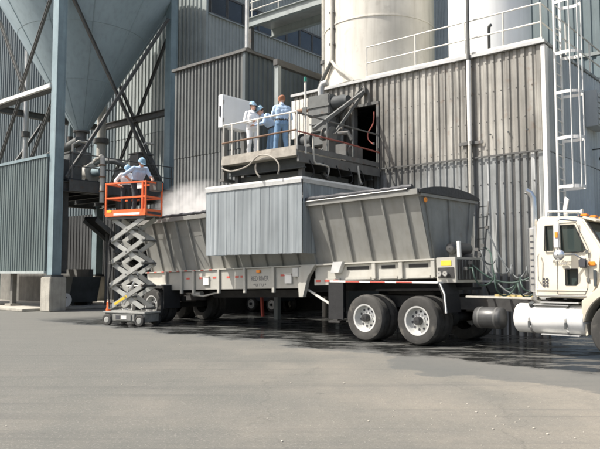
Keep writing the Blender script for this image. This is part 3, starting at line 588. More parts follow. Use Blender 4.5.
# dim lower level under the machine floor: back wall, conveyor, pipes, stairs
bw = thing('undercroft_wall', 'wall coloured dark as shade deep under the machine floor', 'wall', (-18, 9, 0)); 
part(bw, 'core', 'wall_core', MB().box(-30, -14.75, 9.0, 9.2, .11, 4.8)); clad(bw, 'sheet_deep_shade', -30, -14.8, .12, 4.8, 8.98, pitch=.3, depth=.04, wmax=1.6)
cv = thing('belt_conveyor', 'dark inclined belt conveyor under the machine floor', 'conveyor', (-16, 6, .11))
part(cv, 'belt', 'black_rubber', MB().bar((-15.2, 4.0, 3.9), (-16.2, 8.6, 1.2), .7, .08)); part(cv, 'frame', 'steel_mid', MB().bar((-14.82, 4.05, 3.8), (-15.82, 8.65, 1.1), .06, .22).bar((-15.58, 3.95, 3.8), (-16.58, 8.55, 1.1), .06, .22))
for k in (.2, .5, .8): part(cv, 'leg', 'steel_mid', MB().box(-15.6 - k + .38, -15.52 - k + .38, 4.0 + 4.6 * k, 4.08 + 4.6 * k, 0, 3.8 - 2.7 * k))
for i, (x, y, r, m) in enumerate(((-14.9, 5.2, .12, 'steel_mid'), (-15.6, 6.2, .1, 'pipe_pale'), (-16.9, 7.0, .14, 'steel_dark'))):
    q = thing('down_pipe', ('dark down pipe nearest the front column under the floor', 'pale thin down pipe under the machine floor', 'thick black down pipe deep under the floor')[i], 'pipe', (x, y, .11)); part(q, 'shaft', m, MB().tube([(x, y, 0), (x, y, 5.0)], r, 10)); part(q, 'flange', 'steel_mid', MB().cyl((x, y, 2.4), (x, y, 2.5), r * 1.6, 12))
st = thing('steel_stair', 'dark steel stair beside the rear concrete pier', 'stair', (-15, 7, .11))
part(st, 'stringer', 'steel_dark', MB().bar((-13.7, 5.2, .2), (-13.7, 8.6, 4.9), .06, .25).bar((-14.4, 5.2, .2), (-14.4, 8.6, 4.9), .06, .25))
for i in range(14): part(st, 'tread', 'steel_mid', MB().box(-14.37, -13.73, 5.25 + i * .235, 5.5 + i * .235, .35 + i * .325, .39 + i * .325))

# ================================================================== loading platform over the truck
LP = thing('loading_platform', 'railed steel loading platform projecting over the trailer', 'platform', (-1.4, 1.8, 3.8))
PU0, PU1, PV0, PV1, PF = -2.72, -.12, -.05, 3.52, 4.5
part(LP, 'deck', 'concrete', MB().box(PU0, PU1, PV0, 1.75, PF - .12, PF), .01); part(LP, 'deck', 'steel_mid', MB().box(PU0, PU1, 1.76, PV1, PF - .12, PF - .002), .01)
part(LP, 'edge_beam', 'deck_dust', MB().box(PU0 - .02, PU1 + .02, PV0 - .05, PV0 - .003, PF - .13, PF + .03), .006); part(LP, 'edge_beam', 'steel_mid', MB().box(PU1 + .003, PU1 + .06, PV0, PV1, PF - .28, PF - .05)); part(LP, 'edge_beam', 'steel_mid', MB().box(PU0 - .06, PU0 - .003, PV0, PV1, PF - .28, PF - .05))
part(LP, 'toe_board', 'deck_dust', MB().box(PU0, PU1, PV0 - .03, PV0 - .015, PF + .035, PF + .12)); part(LP, 'toe_board', 'steel_mid', MB().box(PU1 + .02, PU1 + .035, PV0, PV1, PF + .0, PF + .13))
rail_run(LP, [(PU0, PV0), (PU1, PV0)], PF, .96, 'rail_paint', .022, (), [(PU0 + .02, PV0), (PU0 + .35, PV0), (-1.42, PV0), (-.35, PV0), (PU1, PV0)])
part(LP, 'rail', 'pipe_rust', MB().tube([(PU0, PV0 - .03, PF + .47), (PU1, PV0 - .03, PF + .50)], .024, 8))
rail_run(LP, [(PU1, PV0), (PU1, PV1)], PF, .93, 'machine_grey', .022, (), [(PU1, 1.15), (PU1, 2.3), (PU1, PV1 - .05)])
part(LP, 'rail', 'hose_red', MB().tube([(PU1 + .03, PV0, PF + .46), (PU1 + .03, 1.8, PF + .46), (PU1 + .03, PV1, PF + .42)], .022, 8))
for y in (.25, 1.2, 2.2, 3.2): part(LP, 'joist', 'steel_dark', MB().ibeam((PU0, y, PF - .26), (PU1, y, PF - .26), .12, .26, .02))
for hx_ in (PU0 + .1, PU1 - .25):
    for hy_ in (.3, 2.7): part(LP, 'hanger', 'steel_mid', MB().box(hx_, hx_ + .12, hy_, hy_ + .12, 3.82, PF - .28))
for x in (PU0 + .2, PU1 - .2): part(LP, 'knee_brace', 'steel_mid', MB().bar((x, 3.55, 2.6), (x, 1.2, PF - .4), .1, .1))
# dust skirt
SK = thing('dust_curtain', 'translucent grey vinyl strip curtain hanging into the trailer hopper', 'curtain', (-1.7, 1.5, 2.0))
part(SK, 'frame', 'white_paint', MB().box(-3.42, .02, -.035, .02, 3.785, 3.85).box(-.03, .025, .02, 3.05, 3.785, 3.85).box(-3.42, -3.37, .02, 3.05, 3.785, 3.85).box(-3.42, .02, 3.05, 3.1, 3.785, 3.85))
part(SK, 'clamp_strip', 'galv', MB().box(-3.41, .01, -.045, -.037, 3.70, 3.80).box(.028, .036, .0, 3.05, 3.70, 3.80))
part(SK, 'hood', 'machine_grey', MB().box(-2.6, -.5, .5, 2.6, 3.86, 4.1))
def strip_mesh(w, h, seed):
    rnd = random.Random(seed); n, m = 6, 12; ph = rnd.uniform(0, 6); am = rnd.uniform(.002, .005); vs = []
    for j in range(m + 1):
        for i in range(n + 1):
            x = w * i / n; z = -h * j / m; y = am * (j / m) ** .7 * math.sin(ph + 3.2 * i / n * 1.6 + j * .22) + .0025 * math.sin(2 * math.pi * i / n)
            vs.append((x, y, z))
    k = len(vs); vs += [(x, y + .003, z) for x, y, z in vs]; fs = []
    q = n + 1
    for j in range(m):
        for i in range(n):
            a = j * q + i; fs.append((a, a + 1, a + q + 1, a + q)); fs.append((k + a, k + a + q, k + a + q + 1, k + a + 1))
    for i in range(n):
        fs.append((i, k + i, k + i + 1, i + 1)); a = m * q + i; fs.append((a, a + 1, k + a + 1, k + a))
    for j in range(m):
        a = j * q; fs.append((a, a + q, k + a + q, k + a)); a = j * q + n; fs.append((a, k + a, k + a + q, a + q))
    mb = MB(); mb.add(vs, fs, True); me = mb.mesh('strip'); me.materials.append(MATS['curtain_vinyl']); return me
x = -3.40
sv = [strip_mesh(.18, 1.80 + .003 * math.sin(i * 2.1), i) for i in range(6)]
for i in range(22):
    place(SK, 'strip', sv[i % 6], (-3.40 + i * .1538, -.02 + (.0035 if i % 2 else 0), 3.79))
for i in range(20): place(SK, 'strip', sv[(i * 5 + 2) % 6], (.012 + (.0035 if i % 2 else 0), .02 + i * .15, 3.79), math.pi / 2)
for i in range(20): place(SK, 'strip', sv[(i * 3 + 1) % 6], (-3.39 + (.0035 if i % 2 else 0), .02 + i * .15, 3.79), math.pi / 2)
# dangling cables under the platform
def smooth_pts(pts, k=6):
    P = [Vector(p) for p in pts]; out = []
    for i in range(len(P) - 1):
        a, b, c_, d = P[max(i - 1, 0)], P[i], P[i + 1], P[min(i + 2, len(P) - 1)]
        for j in range(k):
            t_ = j / k; out.append(.5 * ((2 * b) + (c_ - a) * t_ + (2 * a - 5 * b + 4 * c_ - d) * t_ * t_ + (3 * b - a - 3 * c_ + d) * t_ ** 3))
    return [tuple(p) for p in out + [P[-1]]]
def hang(name, label, pts, r, m, cat='hose'):
    q = thing(name, label, cat, pts[-1]); part(q, 'line', m, MB().tube(smooth_pts(pts), r, 8)); part(q, 'end_fitting', 'steel_mid', MB().cyl(pts[-1], (pts[-1][0], pts[-1][1], pts[-1][2] + .06), r * 1.6, 8)); return q
hang('air_hose', 'pale hose looping under the platform front edge', [(-2.7, -.12, 4.3), (-2.3, -.14, 4.18), (-1.7, -.16, 4.25), (-1.3, -.16, 4.48), (-.9, -.14, 4.42), (-.65, -.12, 4.2), (-.66, -.12, 3.95)], .02, 'deck_dust')
hang('air_hose', 'short pale hose hanging below the platform middle', [(-1.45, -.1, 4.3), (-1.42, -.13, 4.1), (-1.28, -.13, 3.92)], .022, 'deck_dust')
hang('drain_tube', 'grey tube curling below the platform right side', [(-.06, .5, 4.9), (-.06, .55, 4.3), (-.05, .8, 4.25), (-.04, 1.1, 4.2), (-.04, 1.05, 3.95)], .026, 'pipe_pale')
hang('drain_tube', 'grey tube hanging near the back of the platform side', [(-.04, 2.4, 4.4), (-.03, 2.45, 4.1), (-.03, 2.55, 3.9)], .026, 'pipe_pale')
hang('red_hose', 'red hose hooked beside the dark doorway', [(-.2, 3.45, 6.1), (-.22, 3.42, 5.75), (-.38, 3.4, 5.5), (-.36, 3.4, 5.3), (-.2, 3.42, 5.15)], .018, 'hose_red')
# cabinet on its post
cb = thing('control_cabinet', 'white electrical cabinet on a post at the platform end', 'cabinet', (-2.86, .5, 4.0))
part(cb, 'body', 'cabinet_white', MB().box(-2.98, -2.80, 0, 1.08, 5.45, 6.36), .012); part(cb, 'door', 'cabinet_white', MB().box(-2.797, -2.775, .03, 1.05, 5.48, 6.33), .008)
part(cb, 'handle', 'ink', MB().box(-2.91, -2.87, -.03, -.003, 5.75, 6.05), .004); part(cb, 'hinge', 'steel_mid', MB().box(-2.79, -2.765, .0, .028, 5.6, 5.7).box(-2.79, -2.765, .0, .028, 6.1, 6.2))
part(cb, 'post', 'steel_mid', MB().box(-2.95, -2.83, .1, .22, 4.0, 5.447).box(-2.95, -2.83, .85, .97, 4.0, 5.447).box(-3.0, -2.78, .05, 1.0, 3.98, 4.05))
part(cb, 'conduit', 'machine_grey', MB().tube([(-2.9, .5, 5.45), (-2.9, .5, 4.6), (-2.75, .5, 4.4)], .035, 8))
# spout drive
sd = thing('spout_drive', 'stacked grey gearbox and winch unit by the ribbed wall', 'machine', (-1.7, 3.1, PF))
part(sd, 'upper_gearbox', 'machine_grey', MB().box(-2.12, -1.32, 2.8, 3.4, 6.1, 6.72), .03); part(sd, 'lower_gearbox', 'machine_grey', MB().box(-2.02, -1.36, 2.82, 3.38, 5.62, 6.097), .03); part(sd, 'stand', 'machine_grey', MB().box(-2.35, -1.25, 2.9, 3.3, 5.25, 5.615), .02)
part(sd, 'leg', 'steel_mid', MB().box(-2.3, -2.18, 2.95, 3.07, PF, 5.25)); part(sd, 'leg', 'steel_mid', MB().box(-1.42, -1.3, 2.95, 3.07, PF, 5.25))
part(sd, 'motor', 'steel_dark', MB().lathe([(.01, 0), (.2, 0), (.2, .35), (.16, .42), (.16, .5), (.01, .5)], (-1.3, 3.05, 6.45), 'x', 20)); part(sd, 'shaft', 'pipe_rust', MB().cyl((-2.75, 3.0, 6.4), (-2.125, 3.0, 6.4), .07, 12))
part(sd, 'rib', 'machine_grey', MB().box(-2.15, -1.29, 2.77, 2.797, 6.35, 6.42)); part(sd, 'rib', 'machine_grey', MB().box(-2.05, -1.33, 2.79, 2.817, 5.85, 5.9)); part(sd, 'elbow', 'galv', MB().tube([(-1.85, 3.1, 6.72), (-1.85, 3.1, 7.0), (-1.8, 3.12, 7.12), (-1.65, 3.15, 7.15)], .1, 12))
part(sd, 'rope_drum', 'steel_dark', MB().lathe([(.01, -.25), (.26, -.25), (.26, -.22), (.18, -.2), (.18, .2), (.26, .22), (.26, .25), (.01, .25)], (-2.3, 3.05, 5.45), 'x', 24))
cs_ = thing('valve_chest', 'sooty dark valve chest behind the platform rail', 'machine', (-.6, 2.6, PF)); part(cs_, 'body', 'steel_mid', MB().box(-1.1, -.35, 2.3, 3.1, PF, 5.05), .02); part(cs_, 'pipe', 'steel_mid', MB().tube([(-1.0, 2.4, 5.05), (-1.0, 2.4, 5.3), (-.9, 2.5, 5.4), (-.5, 2.6, 5.4), (-.4, 2.65, 5.2)], .06, 10)); part(cs_, 'wheel', 'machine_grey', MB().lathe([(.14, -.02), (.17, 0), (.14, .02), (.13, 0), (.14, -.02)], (-.33, 2.5, 4.85), 'x', 20))
bm_ = thing('boom_strut', 'grey diagonal strut from the wall to the platform rail', 'strut', (-.4, 1.6, 4.9)); part(bm_, 'bar', 'machine_grey', MB().bar((-.55, 3.45, 6.75), (-.35, .9, 5.2), .07, .09)); part(bm_, 'bar', 'machine_grey', MB().bar((-.55, 3.45, 6.72), (-1.2, 1.9, 4.52), .06, .07)); part(bm_, 'clevis', 'steel_mid', MB().box(-.62, -.48, 3.4, 3.55, 6.68, 6.85)); part(bm_, 'rope', 'steel_dark', MB().tube([(-.55, 3.4, 6.9), (-1.7, 3.1, 5.6)], .012, 6))
for i, (a, b, c_, m, lb) in enumerate((((-2.3, 3.3, 4.5), (-2.3, 3.3, 5.6), (-1.3, 3.35, 5.7), 'steel_mid', 'dark bent pipe low behind the gearbox unit'), ((-1.25, 3.3, 4.5), (-1.2, 3.3, 5.9), (-1.05, 3.4, 6.5), 'machine_grey', 'sooty conduit rising left of the doorway'), ((-.9, 2.2, 4.5), (-.95, 2.15, 5.1), (-.7, 1.6, 5.15), 'machine_grey', 'dark bent pipe beside the valve chest'))):
    q = thing('platform_pipe', lb, 'pipe', a); part(q, 'run', m, MB().tube(smooth_pts([a, b, c_, (c_[0] + .3, c_[1], c_[2] - .1)]), .05, 10)); part(q, 'flange', 'steel_mid', MB().cyl((a[0], a[1], a[2]), (a[0], a[1], a[2] + .06), .09, 12))
wn_ = thing('hand_winch', 'dark hand winch with a round drum on the platform side rail', 'winch', (-.35, 1.6, PF)); part(wn_, 'stand', 'steel_mid', MB().box(-.5, -.3, 1.45, 1.75, PF, PF + .5)); part(wn_, 'drum', 'machine_grey', MB().lathe([(.01, -.14), (.2, -.14), (.2, -.11), (.12, -.1), (.12, .1), (.2, .11), (.2, .14), (.01, .14)], (-.4, 1.6, PF + .68), 'x', 20)); part(wn_, 'crank', 'pipe_pale', MB().tube([(-.26, 1.6, PF + .68), (-.2, 1.6, PF + .68), (-.2, 1.8, PF + .85), (-.12, 1.8, PF + .85)], .015, 6))
for i in range(5):
    y = .35 + i * .55; z1 = 3.86 + (i % 3) * .06
    q = thing('hanging_cable', ('thin cable hanging at the platform side near the front corner', 'second thin cable under the platform side', 'middle thin cable under the platform side', 'fourth thin cable under the platform side', 'rear thin cable under the platform side near the wall')[i], 'cable', (-.05, y, z1), group='cables under the platform'); part(q, 'line', 'black_rubber', MB().tube(smooth_pts([(-.06, y, 4.3), (-.02, y + .08, 4.15), (-.03, y + .15, 4.0), (-.05, y + .05, z1)]), .014, 6))
be = thing('beacon_pole', 'slim pole with a green beacon lamp at the platform corner', 'lamp', (-.1, .25, PF)); part(be, 'pole', 'rail_paint', MB().tube([(-.1, .25, PF - .1), (-.1, .25, 6.25)], .028, 8)); part(be, 'beacon', 'beacon_green', MB().lathe([(.01, .13), (.035, .12), (.045, 0), (.01, 0)], (-.1, .25, 6.25), n=14)); part(be, 'junction_box', 'machine_grey', MB().box(-.17, -.03, .2, .22, 5.4, 5.6))
gd = thing('side_gate', 'pale slatted guard panel between the platform and the wall end', 'panel', (-3.0, 3.3, 5.6))
for i in range(5): part(gd, 'slat', 'rail_paint', MB().box(-3.28 + i * .17, -3.15 + i * .17, 3.42, 3.45, 5.7, 6.9))
part(gd, 'frame', 'rail_paint', MB().box(-3.3, -2.45, 3.451, 3.475, 6.8, 6.88).box(-3.3, -2.45, 3.451, 3.475, 5.75, 5.83))

# ================================================================== wheels
def wheel(parent, c, r, w, side=-1, rim='wheel_alloy', dual=False, simple=False):
    """tyre with rim; side -1: the face looks towards -y"""
    s = side; x, y, z = c
    def ty(y0): 
        return [(r * .56, y0), (r * .60, y0 + s * .02), (r * .80, y0 + s * .035), (r * .93, y0 + s * .02), (r * .985, y0 - s * .02), (r, y0 - s * .05)] + sum([[(r, y0 - s * (.05 + (w - .1) * k / 4 - .008)), (r * .972, y0 - s * (.05 + (w - .1) * k / 4 - .004)), (r * .972, y0 - s * (.05 + (w - .1) * k / 4 + .004)), (r, y0 - s * (.05 + (w - .1) * k / 4 + .008))] for k in (1, 2, 3)], []) + [(r, y0 - s * (w - .05)), (r * .98, y0 - s * (w - .02)), (r * .8, y0 - s * (w + .02)), (r * .56, y0 - s * w)]
    wo = part(parent, 'wheel', 'tyre_rubber', MB().lathe(ty(y), (x, 0, z), 'y', 48))
    if dual: part(wo, 'inner_tyre', 'tyre_rubber', MB().lathe(ty(y - s * (w + .06)), (x, 0, z), 'y', 48))
    R0 = r * .575
    dish = .11 if dual else .02
    part(wo, 'rim', rim, MB().lathe([(R0, y + s * .012), (R0 + .012, y + s * .022), (R0 * .93, y + s * .018), (R0 * .90, y - s * .01), (R0 * .88, y - s * (dish * .7)), (R0 * .80, y - s * dish), (R0 * .45, y - s * (dish - .015)), (R0 * .36, y - s * (dish - .03)), (.01, y - s * (dish - .03))], (x, 0, z), 'y', 40))
    if not simple:
        hh = MB(); nn = MB()
        for k in range(10):
            a = 2 * math.pi * k / 10 + .2; hh.cyl((x + R0 * .64 * math.cos(a), y - s * (dish + .004), z + R0 * .64 * math.sin(a)), (x + R0 * .64 * math.cos(a), y - s * (dish - .012), z + R0 * .64 * math.sin(a)), R0 * .095, 12)
            a += .31; nn.cyl((x + R0 * .43 * math.cos(a), y - s * dish, z + R0 * .43 * math.sin(a)), (x + R0 * .43 * math.cos(a), y - s * (dish - .05), z + R0 * .43 * math.sin(a)), .016, 6)
        part(wo, 'hand_holes', 'ink', hh, kind='stuff'); part(wo, 'wheel_nuts', 'galv', nn, kind='stuff')
    part(wo, 'hub', 'hub_dark', MB().lathe([(R0 * .30, y - s * dish), (R0 * .30, y + s * (.02 if dual else .05)), (R0 * .24, y + s * (.05 if dual else .09)), (.01, y + s * (.055 if dual else .095))], (x, 0, z), 'y', 24)); return wo

# ================================================================== trailer
PT = R(-1.5)
TR = thing('dump_trailer', 'long grey ribbed hopper trailer being loaded under the platform', 'trailer', (.3, 1.27, 0), FT, pitch=PT)
HZ0 = 1.79
hx0, hx1 = -10.3, .1
zf, zr = 3.27, 3.38
def hq(u, top, far, inn=0.0):
    f = (u - hx0) / (hx1 - hx0)
    if top: return (u, (2.55 - inn) if far else (.05 + inn), zr + (zf - zr) * f)
    return (u, (2.12 - inn) if far else (.48 + inn), HZ0)
def shell(i):
    a = i
    return [hq(hx0 + a, 1, 0, i), hq(hx1 - a, 1, 0, i), hq(hx1 - a, 1, 1, i), hq(hx0 + a, 1, 1, i), hq(hx0 + a + .25, 0, 0, i), hq(hx1 - a, 0, 0, i), hq(hx1 - a, 0, 1, i), hq(hx0 + a + .25, 0, 1, i)]
mb = MB(); mb.add(shell(0) + shell(.05), [(0, 1, 5, 4), (1, 2, 6, 5), (2, 3, 7, 6), (3, 0, 4, 7), (4, 5, 6, 7), (8, 12, 13, 9), (9, 13, 14, 10), (10, 14, 15, 11), (11, 15, 12, 8), (12, 15, 14, 13), (0, 8, 9, 1), (1, 9, 10, 2), (2, 10, 11, 3), (3, 11, 8, 0)])
HP = part(TR, 'hopper', 'trailer_paint', mb)
part(TR, 'front_wall', 'trailer_end', MB().add([hq(hx1 + .004, 1, 0, .02), hq(hx1 + .004, 1, 1, .02), hq(hx1 + .004, 0, 1, .02), hq(hx1 + .004, 0, 0, .02), hq(hx1 + .014, 1, 0, .02), hq(hx1 + .014, 1, 1, .02), hq(hx1 + .014, 0, 1, .02), hq(hx1 + .014, 0, 0, .02)], [(0, 1, 2, 3), (4, 5, 6, 7), (0, 1, 5, 4), (1, 2, 6, 5), (2, 3, 7, 6), (3, 0, 4, 7)]))
def rib_mesh():
    m = MB(); d = Vector((0, .43, -1.5)); n = Vector((0, -.96, -.276)) 
    t0 = Vector((0, .052, 3.26)); b0 = Vector((0, .475, 1.80))
    vs = []
    for p in (t0, b0):
        vs += [p + Vector((-.035, 0, 0)), p + Vector((-.02, 0, 0)) + n * .05, p + Vector((.02, 0, 0)) + n * .05, p + Vector((.035, 0, 0))]
    m.add(vs, [(0, 1, 5, 4), (1, 2, 6, 5), (2, 3, 7, 6), (0, 3, 2, 1), (4, 5, 6, 7), (3, 0, 4, 7)]); return m
rbm = rib_mesh().mesh('rib', (0, 0, 0)); rbm.materials.append(MATS['trailer_paint'])
for i in range(18):
    u = -.27 - i * .578
    if u > hx0 + .2: place(TR, 'rib', rbm, (u, 0, (zr - zf) * -(u - hx1) / (hx1 - hx0) * .5))
for u in (.6, 1.28, 1.95):  # uprights on the front end
    part(TR, 'end_rib', 'trailer_end', MB().bar((hx1 + .02, u, HZ0), (hx1 + .02, 1.3 + (u - 1.3) * 1.45, 3.2), .05, .05, (0, 1, 0)))
part(TR, 'top_rail', 'trailer_paint', MB().bar((hx0, .03, zr - .03), (hx1 + .04, .03, zf - .03), .1, .12)); part(TR, 'top_rail', 'trailer_paint', MB().bar((hx0, 2.57, zr - .03), (hx1 + .04, 2.57, zf - .03), .1, .12)); part(TR, 'end_rail', 'trailer_paint', MB().box(hx1 + .002, hx1 + .08, .08, 2.52, zf - .12, zf - .01)); part(TR, 'end_rail', 'trailer_paint', MB().box(hx0 - .06, hx0 - .002, .08, 2.52, zr - .12, zr))
part(TR, 'load', 'ash', MB().add([(hx0 + .15, .2, 2.8), (hx1 - .1, .2, 2.8), (hx1 - .1, 2.4, 2.8), (hx0 + .15, 2.4, 2.8), (-8, 1.3, 3.05), (-2, 1.3, 3.05)], [(0, 1, 5, 4), (1, 2, 5), (2, 3, 4, 5), (3, 0, 4)]))
# rolled tarpaulin along the near edge
def tarp_roll(u0, u1, seed, r):
    rnd = random.Random(seed); n = int((u1 - u0) / .12); pts = []; rs = []
    for i in range(n + 1):
        u = u0 + (u1 - u0) * i / n; f = (u - hx0) / (hx1 - hx0)
        pts.append((u, .02 + rnd.uniform(-.012, .012), zr + (zf - zr) * f + .075 + rnd.uniform(-.012, .012))); rs.append(r * rnd.uniform(.8, 1.2))
    return MB().tube(pts, rs, 12)
part(TR, 'rolled_tarpaulin', 'tarp_black', tarp_roll(-10.2, -6.9, 2, .04)); part(TR, 'rolled_tarpaulin', 'tarp_black', tarp_roll(-6.9, .0, 3, .062))
part(TR, 'tarp_bar', 'galv', MB().tube([(-4.2, -.045, zf + .05), (-.1, -.04, zf + .04)], .016, 6))
cap = MB(); pr = []
for i in range(13):
    a = i / 12; pr.append((.02 + 2.56 * a, zf + .01 + .15 * math.sin(math.pi * a) ** .8))
cap.prism(pr + [(2.58, zf - .06), (.02, zf - .06)], 'x', -.95, hx1 + .10); part(TR, 'front_cover', 'tarp_black', cap, .01)
part(TR, 'marker_lamp', 'lamp_amber', MB().lathe([(.01, .03), (.05, .02), (.06, 0), (.01, 0)], (hx1 + .085, .22, zf - .2), 'x', 12))
part(TR, 'ladder', 'steel_mid', MB().bar((hx1 + .06, 2.3, 1.9), (hx1 + .06, 2.62, 3.2), .03, .03).bar((hx1 + .3, 2.3, 1.9), (hx1 + .3, 2.62, 3.2), .03, .03))
for i in range(5): part(TR, 'ladder_rung', 'steel_mid', MB().bar((hx1 + .06, 2.34 + i * .065, 2.05 + i * .26), (hx1 + .3, 2.34 + i * .065, 2.05 + i * .26), .02, .02))
# side rail, rear section with stakes, front section over the tractor
part(TR, 'side_rail', 'trailer_rail', MB().box(-9.35, -3.42, .30, .46, 1.24, 1.775), .006); part(TR, 'rail_cap', 'trailer_rail', MB().box(-10.2, .33, .26, .55, 1.779, 1.815), .004)
part(TR, 'side_rail', 'trailer_rail', MB().box(-3.1, .33, .34, .46, 1.40, 1.775), .006); part(TR, 'side_rail', 'trailer_rail', MB().box(-10.2, -9.352, .34, .46, 1.38, 1.775), .006)
part(TR, 'side_rail', 'trailer_rail', MB().box(-10.2, .33, 2.16, 2.3, 1.3, 1.775))
for u in (-9.1, -8.34, -7.77, -6.65, -5.58, -4.48): part(TR, 'stake', 'trailer_rail', MB().box(u - .045, u + .045, .235, .298, 1.13, 1.80), .006)
for u in (-1.28, -.55, .27): part(TR, 'stake', 'trailer_rail', MB().box(u - .05, u + .05, .27, .338, 1.42, 1.795), .006)
part(TR, 'gusset', 'trailer_rail', MB().prism([(-3.42, 1.80), (-3.0, 1.80), (-3.25, 1.50), (-3.42, 1.02), (-3.56, 1.02), (-3.60, 1.7)], 'y', .22, .335), .006)
part(TR, 'latch', 'galv', MB().box(-3.75, -3.55, .2, .295, 1.52, 1.74), .01); part(TR, 'latch', 'galv', MB().prism([(-2.5, 1.58), (-2.25, 1.58), (-2.12, 1.84), (-2.42, 1.84)], 'y', .2, .335), .006)
for a, b in ((-2.15, -1.4), (-1.15, -.68), (-.42, .17)): part(TR, 'slot', 'trailer_rail', MB().box(a, b, .315, .338, 1.42, 1.47)); part(TR, 'slot', 'undercarriage', MB().box(a + .05, b - .05, .333, .339, 1.64, 1.72))
part(TR, 'lower_strake', 'trailer_rail', MB().box(-3.1, -2.3, .30, .338, 1.3, 1.46), .004)
for k, (a, b) in enumerate(((-8.15, -8.0), (-7.55, -7.42), (-6.95, -6.8), (-6.35, -6.22), (-6.0, -5.85), (-5.78, -5.68), (-4.25, -4.1), (-3.9, -3.72))): part(TR, 'red_tape', 'tape_red', MB().box(a, b, .295, .2995, 1.545, 1.595))
for k in range(3): part(TR, 'red_tape', 'tape_red', MB().box(-3.05 + k * .28, -2.9 + k * .28, .295, .2995, 1.38, 1.43))
for k in range(9): part(TR, 'red_tape', 'tape_red', MB().box(-10.1 + k * .38, -9.97 + k * .38, .255, .2595, 1.782, 1.812))
for u in (-7.2, -3.95): part(TR, 'document_box', 'white_paint', MB().box(u - .12, u + .12, .25, .298, 1.36, 1.58), .008); part(TR, 'box_lid', 'rail_paint', MB().box(u - .125, u + .125, .24, .30, 1.582, 1.61))
part(TR, 'side_lamp', 'lamp_amber', MB().box(-5.12, -4.98, .25, .298, 1.66, 1.73), .01)
tp = part(TR, 'name_plate', 'trailer_rail', MB().box(-5.48, -4.56, .287, .2985, 1.255, 1.62))
tm = text_mesh('RED RIVER', .175, 0, .002, .82); tm.materials.append(MATS['ink_faded']); place(TR, 'lettering', tm, (-5.02, .284, 1.45))
tm = text_mesh('* U T U *', .11, 0, .002, 1.1); tm.materials.append(MATS['ink_faded']); place(TR, 'lettering', tm, (-5.02, .284, 1.30))
# under frame
part(TR, 'main_beam', 'undercarriage', MB().ibeam((-11, .85, 1.35), (.4, .85, 1.35), .15, .42, .03)); part(TR, 'main_beam', 'undercarriage', MB().ibeam((-11, 1.7, 1.35), (.4, 1.7, 1.35), .15, .42, .03))
for i in range(9): part(TR, 'cross_member', 'undercarriage', MB().box(-9 + i, -8.9 + i, .93, 1.62, 1.2, 1.5))
part(TR, 'under_pan', 'undercarriage', MB().prism([(.7, 1.2), (1.9, 1.2), (1.7, 1.0), (.9, 1.0)], 'x', -7.6, -3.9))
part(TR, 'landing_leg', 'undercarriage', MB().box(-2.75, -2.6, .55, .7, .45, 1.2).box(-2.85, -2.5, .5, .75, .40, .448)); part(TR, 'landing_brace', 'rail_paint', MB().bar((-3.45, .40, 1.22), (-2.45, .42, .72), .035, .05)); part(TR, 'foot_pin', 'galv', MB().box(-2.45, -2.35, .4, .5, .66, .76))
for wz in (-9.5, -10.82):
    wheel(TR, (wz, .02, .785), .52, .27, -1, dual=True); wheel(TR, (wz, 2.55, .785), .52, .27, 1, dual=True, simple=True)
    part(TR, 'axle', 'undercarriage', MB().tube([(wz, .3, .785), (wz, 2.3, .785)], .09, 12)); part(TR, 'spring', 'undercarriage', MB().box(wz - .55, wz + .55, .78, .9, .9, 1.05).box(wz - .55, wz + .55, 1.66, 1.78, .9, 1.05))
part(TR, 'rear_fender', 'white_paint', MB().box(-11.2, -8.95, -.02, .62, 1.385, 1.41)); part(TR, 'mud_flap', 'black_rubber', MB().box(-8.9, -8.88, .02, .62, .7, 1.39)); part(TR, 'rear_bumper', 'undercarriage', MB().box(-11.5, -11.38, .1, 2.5, .8, .95)); part(TR, 'rear_lamp', 'lamp_red', MB().box(-11.52, -11.501, .3, .5, .82, .92))
part(TR, 'air_can', 'galv', MB().cyl((-8.1, .55, 1.12), (-7.75, .55, 1.12), .08, 14)); part(TR, 'air_line', 'pipe_pale', MB().tube([(-8.1, .5, 1.1), (-7.6, .48, 1.05), (-7.3, .5, 1.1), (-6.9, .52, 1.16)], .025, 8)); part(TR, 'prop_strut', 'tape_red', MB().bar((-6.65, 1.9, 1.2), (-6.6, 1.9, .42), .07, .07))
# front service box
part(TR, 'service_box', 'trailer_rail', MB().box(.36, .82, .27, 1.35, 1.30, 1.83), .01); part(TR, 'box_grille', 'undercarriage', MB().box(.823, .835, .34, 1.28, 1.36, 1.78))
for i in range(7): part(TR, 'grille_bar', 'machine_grey', MB().box(.836, .848, .36 + i * .14, .38 + i * .14, 1.37, 1.77))
part(TR, 'warning_label', 'yellow', MB().box(.48, .72, .262, .269, 1.66, 1.76)); part(TR, 'socket_plate', 'undercarriage', MB().box(.40, .78, .255, .2685, 1.40, 1.62))
for x in (.48, .62): part(TR, 'coupling', 'chrome', MB().lathe([(.01, -.09), (.055, -.09), (.06, -.04), (.04, 0)], (x, .255, 1.49), 'y', 14))
part(TR, 'air_reservoir', 'tank_dark', MB().lathe([(.01, -.36), (.08, -.35), (.125, -.3), (.13, -.27), (.13, .4), (.01, .45)], (.50, .95, 2.03), 'y', 24)); part(TR, 'reservoir_cradle', 'steel_mid', MB().box(.42, .70, .7, .76, 1.832, 1.92).box(.42, .70, 1.15, 1.21, 1.832, 1.92)); part(TR, 'light_post', 'white_paint', MB().box(.76, .82, .45, .52, 1.832, 2.16))
part(TR, 'coupler_plate', 'undercarriage', MB().box(-1.4, .4, .5, 2.1, 1.14, 1.19)); part(TR, 'king_pin', 'undercarriage', MB().cyl((-.68, 1.3, 1.0), (-.68, 1.3, 1.14), .05, 10))

